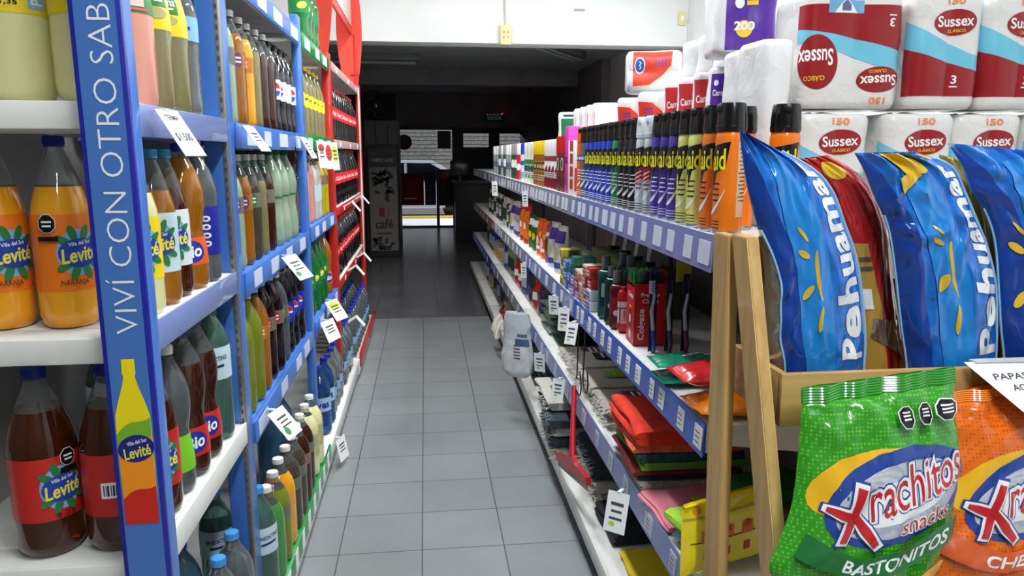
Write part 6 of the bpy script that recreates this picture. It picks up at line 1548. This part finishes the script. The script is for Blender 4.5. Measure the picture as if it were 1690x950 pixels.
def bag(name, L, R, y0, T, mat, lean=0.0, decals=(), seed=1, wrinkle=.006, seal=None, cat='snack bag', label='', back=None, group=None, bend=0.0, sealh=.025, rim=None, side=None):
    """filled film bag; L and R are its side edges from foot to top as (x, z); front swells to -y"""
    nL = np.linspace(0, 1, len(L)); nR = np.linspace(0, 1, len(R)); L = np.array(L); R = np.array(R)
    # smooth interpolation through the points
    def ip(n, P, k, t):
        x = t * (len(P) - 1); i = int(min(max(math.floor(x), 0), len(P) - 2)); f = x - i
        p0, p1, p2, p3 = P[max(i - 1, 0)][k], P[i][k], P[i + 1][k], P[min(i + 2, len(P) - 1)][k]
        return .5 * (2 * p1 + (p2 - p0) * f + (2 * p0 - 5 * p1 + 4 * p2 - p3) * f * f + (3 * p1 - p0 - 3 * p2 + p3) * f ** 3)
    x0 = float((L[0][0] + R[0][0]) / 2); z0 = float(min(L[0][1], R[0][1]))
    def skin(s, t, sg=-1, eps=0.0):
        s_ = min(max(s, 0), 1); t_ = min(max(t, 0), 1)
        lx, lz, rx, rz = ip(nL, L, 0, t_), ip(nL, L, 1, t_), ip(nR, R, 0, t_), ip(nR, R, 1, t_)
        x = lx + (rx - lx) * s; z = lz + (rz - lz) * s
        e = max(0, 1 - abs(2 * s_ - 1) ** 2.3) ** .62 * max(0, 1 - max(0, (t_ - .25) / .75) ** 2.6) ** .8 * min(1, .55 + t_ * 4)
        w = 0
        if wrinkle:
            ed = min(1, 5 * min(s_, 1 - s_)) 
            q = Vector((s_ * 3.2 + seed, t_ * 4.5 - s_ * 1.5, seed * 1.7))
            w = wrinkle * (1.5 * (.45 - abs(noise.noise(q)) ** .7) + .9 * (.35 - abs(noise.noise(q * 1.9 + Vector((5, 1, 2))))) + .4 * noise.noise(q * 4.3))
            w += wrinkle * .8 * math.sin(s_ * 24 + 3 * noise.noise(q) + seed) * max(0, 1 - (1 - t_) / .22)
            w += wrinkle * .7 * math.sin(t_ * 46 + 4 * noise.noise(q * .7)) * max(0, 1 - s_ / .25)
            w *= ed
        return (x - x0, sg * (T * e + w * (1 if sg < 0 else .4) + eps) + lean * (z - z0) + bend * (s - .5) - .0, z - z0)
    th = thing(name, (x0, y0, z0), 0, label, cat, group)
    NS, NT = 44, 64; V = []; F = []
    for sg in (-1, 1):
        for i in range(NS + 1):
            for j in range(NT + 1): V.append(skin(i / NS, j / NT, sg))
    o = (NS + 1) * (NT + 1); Ff = []; Fb = []
    for i in range(NS):
        for j in range(NT):
            a = i * (NT + 1) + j; Ff.append((a, a + NT + 1, a + NT + 2, a + 1)); Fb.append((o + a, o + a + 1, o + a + NT + 2, o + a + NT + 1))
    for j in range(NT):
        Fb.append((j, j + 1, o + j + 1, o + j)); k = NS * (NT + 1) + j; Fb.append((k, o + k, o + k + 1, k + 1))
    for i in range(NS):
        k = i * (NT + 1); Fb.append((k, o + k, o + k + NT + 1, k + NT + 1)); k += NT; Fb.append((k, k + NT + 1, o + k + NT + 1, o + k))
    b = B()
    if side:
        wd = lambda t: side * (1 if t < .45 else max(0, 1 - (t - .45) / .2) ** .8)
        isS = lambda f: sum((q // (NT + 1)) / NS for q in f) / 4 < wd(sum((q % (NT + 1)) / NT for q in f) / 4)
        Fs = [f for f in Ff if isS(f)]; Ff = [f for f in Ff if not isS(f)]
        b.add(V, Fs, back)
    b.add(V, Ff, mat); b.add(V, Fb, back or mat)
    for k, (sh, m) in enumerate(decals):
        b.decal(sh, lambda u, v, k=k: skin(u, v, -1, .0009 + .0006 * k), m, .02)
    b.build('bag', th, recalc=False)
    if seal:
        q = B()
        for sg in (-1, 1):
            V = []; F = []
            for i in range(NS + 1):
                p = skin(i / NS, 1, sg)
                for j in range(13):
                    V.append((p[0], p[1] + sg * (.0012 + .0012 * (j % 2)) + lean * sealh * j / 12, p[2] + sealh * j / 12))
            for i in range(NS):
                for j in range(12): F.append((i * 13 + j, (i + 1) * 13 + j, (i + 1) * 13 + j + 1, i * 13 + j + 1))
            q.add(V, F, seal)
        q.build('seal', th)
    if rim:
        pts = [skin(1, f, -1, .0015) for f in np.linspace(0.02, .93, 30)]
        B().tube([(p[0], p[1] - .002, p[2]) for p in pts], .0028, rim, 6).build('edge_strip', th)
        pts = [skin(wd(f) if side else 0, f, -1, .0015) for f in np.linspace(0.02, .64, 30)]
        B().tube([(p[0], p[1] - .002, p[2]) for p in pts], .0022, rim, 6).build('edge_strip', th)
    return th
PB = film('bag_blue', (22, 108, 200), .13, .8, 9, .7); PBD = film('bag_navy', (14, 62, 152), .13, .8, 9, .4); PBE = M('bag_pale_edge', (150, 196, 228), .2, coat=.6)
PBA = film('bag_blue_highlight', (30, 132, 214), .14, .8, 9, .3)  # paler blue, paints the highlight on the middle of the bag front
WHL2 = M('bag_white_print', (236, 238, 238), .2, coat=.6); GLD = M('bag_gold', (222, 180, 44), .25, coat=.6); SILV = film('bag_silver', (190, 186, 180), .15, .5, 12, .6, .85)
def pehu(u=.78, v=.43, w=.80, h=.26, sun=(.42, .46), s0=0.0):
    d = [(poly([(s0 + .01, 0.01), (s0 + .22, 0.01), (s0 + .2, .25), (s0 + .2, .5), (.2, .7), (.08, .97), (.012, .97), (.012, .66), (s0 + .01, .45)]), PBD),
         (text('Pehuamar', u, v, h, w, 0, 0), WHL2)]
    d.append((poly([(.30, .08), (.58, .08), (.61, .4), (.62, .7), (.5, .92), (.32, .9), (.25, .62), (.29, .3)]), PBA))
    tx = text2d('Pehuamar', .035)
    pts = [(u - b_ * h, v + a * w) for a, b_ in tx[0]]      # reads upwards along the side edge
    d[1] = ((pts, tx[1]), WHL2)
    sx_, sy_ = sun
    arc = [(sx_ + .10 * math.cos(a) - .0 + .1, sy_ + .12 * math.sin(a)) for a in np.linspace(PI * .72, PI * 1.28, 12)]
    d.append((band(arc, [.008, .018, .026, .032, .036, .038, .038, .036, .032, .026, .018, .008]), GLD))
    for (dx, dy, w_, h_, r_) in ((-.06, .155, .09, .026, -.6), (-.1, .085, .11, .03, -.2), (-.1, -.06, .12, .032, .35), (.0, -.145, .09, .034, .9)): d.append((ell(sx_ + dx, sy_ + dy, w_, h_, r_, 14), GLD))
    return d
PG_ = 'blue potato chip bags in the wooden tray'
foot = lambda P: [(P[0][0], 1.0135)] + P
p1L = [(.664, 1.088), (.651, 1.151), (.648, 1.222), (.646, 1.281), (.632, 1.35), (.606, 1.429), (.591, 1.495), (.583, 1.544)]
p1R = [(.863, 1.089), (.861, 1.145), (.845, 1.242), (.826, 1.313), (.800, 1.371), (.771, 1.432), (.722, 1.478), (.600, 1.536)]
bag('chip_bag', foot(p1L), foot(p1R), 1.335, .036, PB, .02, pehu(.79, .53, .72, s0=.11, sun=(.46, .46)), 1, .008, None, label='blue potato chip bag with pointed top, closest to the wooden leg', back=SILV, group=PG_, rim=PBE, side=.11)
p2L = [(.955, 1.08), (.936, 1.165), (.913, 1.28), (.897, 1.345), (.884, 1.38), (.860, 1.42), (.835, 1.47), (.813, 1.503)]
p2R = [(1.149, 1.084), (1.143, 1.159), (1.131, 1.246), (1.105, 1.319), (1.08, 1.367), (1.045, 1.43), (1.012, 1.478), (.935, 1.506)]
d2 = pehu(.80, .53, .72, .25, (.46, .42)); d2.append((poly([(.36, .83), (.62, .86), (.66, .93), (.6, .985), (.36, .985), (.32, .9)]), GLD)); d2.append((poly([(.24, .76), (.5, .84), (.46, .87), (.26, .83)]), GLD)); d2.append((ell(.9, .95, .1, .05), GLD))
bag('chip_bag', foot(p2L), foot(p2R), 1.335, .038, PB, .02, d2, 2, .011, None, label='blue potato chip bag with yellow chips at its folded top, middle one', back=SILV, group=PG_, rim=PBE)
p3L = [(1.173, 1.08), (1.157, 1.157), (1.143, 1.239), (1.125, 1.329), (1.098, 1.389), (1.062, 1.436), (1.042, 1.477), (1.006, 1.522)]
p3R = [(1.37, 1.08), (1.375, 1.16), (1.375, 1.24), (1.36, 1.33), (1.34, 1.39), (1.31, 1.44), (1.28, 1.48), (1.22, 1.505)]
d3 = pehu(.6, .54, .72, .26, (.22, .4)); d3.append((poly([(.7, .93), (.95, .93), (.9, .99), (.7, .99)]), GLD))
bag('chip_bag', foot(p3L), foot(p3R), 1.34, .038, PB, .02, d3, 3, .011, None, label='blue potato chip bag farthest from the wooden leg, cut by the view', back=SILV, group=PG_, rim=PBE)
RGB_ = film('bag_red', (170, 26, 30), .2, .7, 10, .45); TAN = M('bag_tan', (176, 140, 60), .25, coat=.6)
rg = [(poly([(.05, .05), (.55, .05), (.6, .3), (.5, .5), (.1, .5)]), TAN), (ell(.5, .86, .5, .14, .1), GLD), (rect(.3, .33, .3, .06), WHL2), (poly([(.3, .2), (.9, .12), (.8, .22), (.95, .26), (.4, .27)]), SILV), (rect(.4, .42, .25, .012), INK), (rect(.4, .45, .25, .012), INK)]
rg1L = [(.89, 1.02), (.876, 1.10), (.858, 1.18), (.838, 1.28), (.82, 1.365), (.79, 1.424), (.755, 1.468), (.735, 1.492)]
rg1R = [(1.02, 1.02), (.994, 1.10), (.975, 1.178), (.95, 1.278), (.93, 1.364), (.89, 1.436), (.85, 1.471), (.795, 1.499)]
bag('chip_bag', rg1L, rg1R, 1.408, .022, RGB_, 0, rg, 5, .005, None, label='red and gold snack bag squeezed between the first two blue bags', group='red and gold snack bags')
rg2L = [(1.16, 1.02), (1.15, 1.1), (1.12, 1.2), (1.08, 1.32), (1.05, 1.44), (1.035, 1.5)]; rg2R = [(1.27, 1.02), (1.25, 1.1), (1.23, 1.2), (1.19, 1.32), (1.14, 1.44), (1.09, 1.49)]
bag('chip_bag', rg2L, rg2R, 1.41, .02, film('bag_olive', (150, 140, 60), .2, .7, 10, .45), 0, [], 6, .005, None, label='dull gold snack bag between the middle and farthest blue bags', group='red and gold snack bags')
kL = [(.668, 1.02), (.662, 1.1), (.66, 1.2), (.658, 1.29), (.664, 1.34), (.69, 1.352)]; kR = [(.75, 1.02), (.755, 1.1), (.755, 1.2), (.75, 1.29), (.735, 1.34), (.71, 1.352)]
bag('paper_bag', kL, kR, 1.41, .018, mottled('kraft_paper', (150, 116, 66), (166, 132, 80), 20, .8, .4), 0, [(rect(.4, .82 - .05 * k, .5, .012, .1), INK) for k in range(4)], 7, .005, None, cat='bag', label='brown kraft bag with dark print behind the first blue bag')

# ---- crunchy snack bags in front
GRN = dotted('snack_green', (52, 150, 34), (96, 186, 50), 150, .2, .8, .3); GRND = M('snack_green_seal', (48, 150, 44), .2, coat=.8); GRNB = M('snack_band_green', (24, 110, 50), .25, coat=.7)
NAV = M('snack_navy', (30, 66, 150), .25, coat=.7); SIL = dotted('snack_silver', (196, 200, 206), (44, 80, 160), 420, .25, .6, .25); SRED = M('snack_red', (190, 26, 34), .25, coat=.7); AMB = M('snack_amber', (240, 184, 30), .25, coat=.7); CHP = mottled('snack_chip', (226, 170, 84), (206, 140, 60), 40, .4, coat=.5)
def krach(word, bandm, rot=.16, cx_=.565, cy_=.63):
    """art in bag coordinates: s across (0..1), t up (0..1)"""
    A = 1.72   # height over width, keeps letters upright
    def tr(sh, u, v, r):
        c, s_ = math.cos(r), math.sin(r)
        return ([(u + (a * c - b_ * s_), v + (a * s_ + b_ * c) / A) for a, b_ in sh[0]], sh[1])
    d = []
    d.append((tr(ell(-.12, .11, .74, .30, 0), cx_ - .02, cy_, rot), AMB))
    d.append((tr(ell(.02, .01, .88, .47, 0), cx_, cy_, rot), NAV))
    d.append((tr(ell(.0, .0, .76, .36, 0), cx_ + .01, cy_, rot), SIL))
    d.append((tr(ell(-.02, .0, .62, .2, 0), cx_ + .01, cy_ + .0, rot), WHL2))
    for bold, m in ((.09, NAV), (.06, WHL2), (.0, SRED)):
        d.append((tr(text('rachitos', .115, .055, .60 + bold * .3, .2 + bold * .4, 0, bold, .12), cx_, cy_, rot + .08), m))
    for w_, m in ((.085, NAV), (.07, WHL2), (.045, SRED)):
        g_ = (w_ - .045) * .7
        d.append((tr(band([(-.235 + g_ * .3, .12 + g_), (-.285, -.01), (-.33 - g_ * .4, -.13 - g_)], w_), cx_, cy_, rot), m))
        d.append((tr(band([(-.42 - g_, .06 + g_ * .5), (-.36, .03), (-.30, .0)], [w_ * .45, w_ * .8, w_]), cx_, cy_, rot), m))
        d.append((tr(band([(-.275, .0), (-.215, -.09), (-.155 + g_, -.185 - g_)], [w_ * .7, w_, w_ * .75]), cx_, cy_, rot), m))
    for bold, m in ((.05, WHL2), (.0, SRED)): d.append((tr(text('snacks', .13, -.115, .3 + bold * .2, .085 + bold * .3, 0, bold), cx_, cy_, rot), m))
    arc = [(.06 + .9 * f, .512 - .11 * math.sin(min(f * 1.25, 1) * PI * .62) + .16 * max(0, f - .35)) for f in np.linspace(0, 1, 18)]
    d.append((band(arc, .085), bandm))
    # word along the band
    p, fs, asp = text2d(word, .02)
    q = []
    for a, b_ in p:
        f = .27 + (a + .5) * .66; i = min(int(f * 17), 16); g = f * 17 - i
        x = arc[i][0] + (arc[i + 1][0] - arc[i][0]) * g; y = arc[i][1] + (arc[i + 1][1] - arc[i][1]) * g
        q.append((x, y + b_ * .05))
    d.append(((q, fs), WHL2))
    for (u, v, w_, h_, r_) in ((.42, .31, .3, .07, -.2), (.62, .29, .28, .06, .2), (.8, .34, .26, .06, .5), (.3, .22, .3, .07, .1), (.7, .2, .3, .06, -.1)): d.append((ell(u, v, w_, h_, r_), CHP))
    for (u, v, w_, h_) in ((.60, .885, .085, .085), (.72, .895, .075, .085), (.86, .905, .14, .08)):
        d.append((octagon(u, v, w_ * 1.14, h_ * 1.1), WHL2)); d.append((octagon(u, v, w_, h_), BLACK))
        for k in range(3): d.append((rect(u, v + .017 - .014 * k, w_ * .6, .007), WHL2))
    return d
gL = [(.675, .615), (.672, .68), (.625, .735), (.585, .785), (.604, .835), (.628, .9), (.640, .985), (.646, 1.045), (.648, 1.07)]
gR = [(.848, .625), (.868, .69), (.885, .745), (.905, .795), (.926, .85), (.940, .92), (.946, .99), (.935, 1.055), (.938, 1.098)]
nearer = lambda P, f: [(x * f, 1.5 - (1.5 - z) * f) for x, z in P]
bag('snack_bag', nearer(gL, .97), nearer(gR, .97), 1.065, .046, GRN, .16, krach('BASTONITOS', GRNB), 11, .008, GRND, label='green crunchy snack bag with red lettering in front of the wooden tray', group='crunchy snack bags', sealh=.027)
ORG = dotted('snack_orange', (236, 112, 20), (206, 80, 14), 150, .2, .8, .3); ORGD = M('snack_orange_seal', (238, 130, 24), .2, coat=.8); ORB = M('snack_band_orange', (214, 92, 40), .25, coat=.7)
oL = [(x + .293, z - .028) for x, z in gL]; oR = [(x + .29, z - .028) for x, z in gR]
oL = [(x, max(z, .601 + .02 * i)) if i < 3 else (x, z) for i, (x, z) in enumerate(oL)]; oR = [(x, max(z, .601 + .02 * i)) if i < 3 else (x, z) for i, (x, z) in enumerate(oR)]
oL[-1] = (.952, 1.044); oL[-2] = (.95, 1.014); oL[-3] = (.955, .955)
bag('snack_bag', oL, oR, 1.115, .038, ORG, .21, krach('CHEDDAR', ORB), 14, .008, ORGD, label='orange crunchy snack bag partly behind the green one', group='crunchy snack bags', sealh=.022)
t = thing('paper_sign', (1.115, 1.236, 1.118), 0, 'white paper sign with grey capitals hanging on the wooden tray', 'sign')
b = B(); mp = lambda u, v: (u, -.004 - 1.15 * (-v) + .003 * math.sin(u * 20), v)
b.decal(poly([(-.12, 0), (.12, .0), (.12, -.1), (-.045, -.088)]), mp, PAPER, .02); mp2 = lambda u, v: (u, mp(u, v)[1] - .0008, v)
for st, v, w_ in (('PAPAS CON', -.022, .135), ('ACANTO', -.038, .085), ('PESO', -.054, .055)): b.decal(text(st, -.01, v, w_, .009, 0, .012), mp2, INK, .03)
b.build('sheet', t, recalc=False); B().bb(-.1, .1, -.012, .006, -.001, .002, M('tape_clear', (220, 222, 220), .2)).build('tape', t)
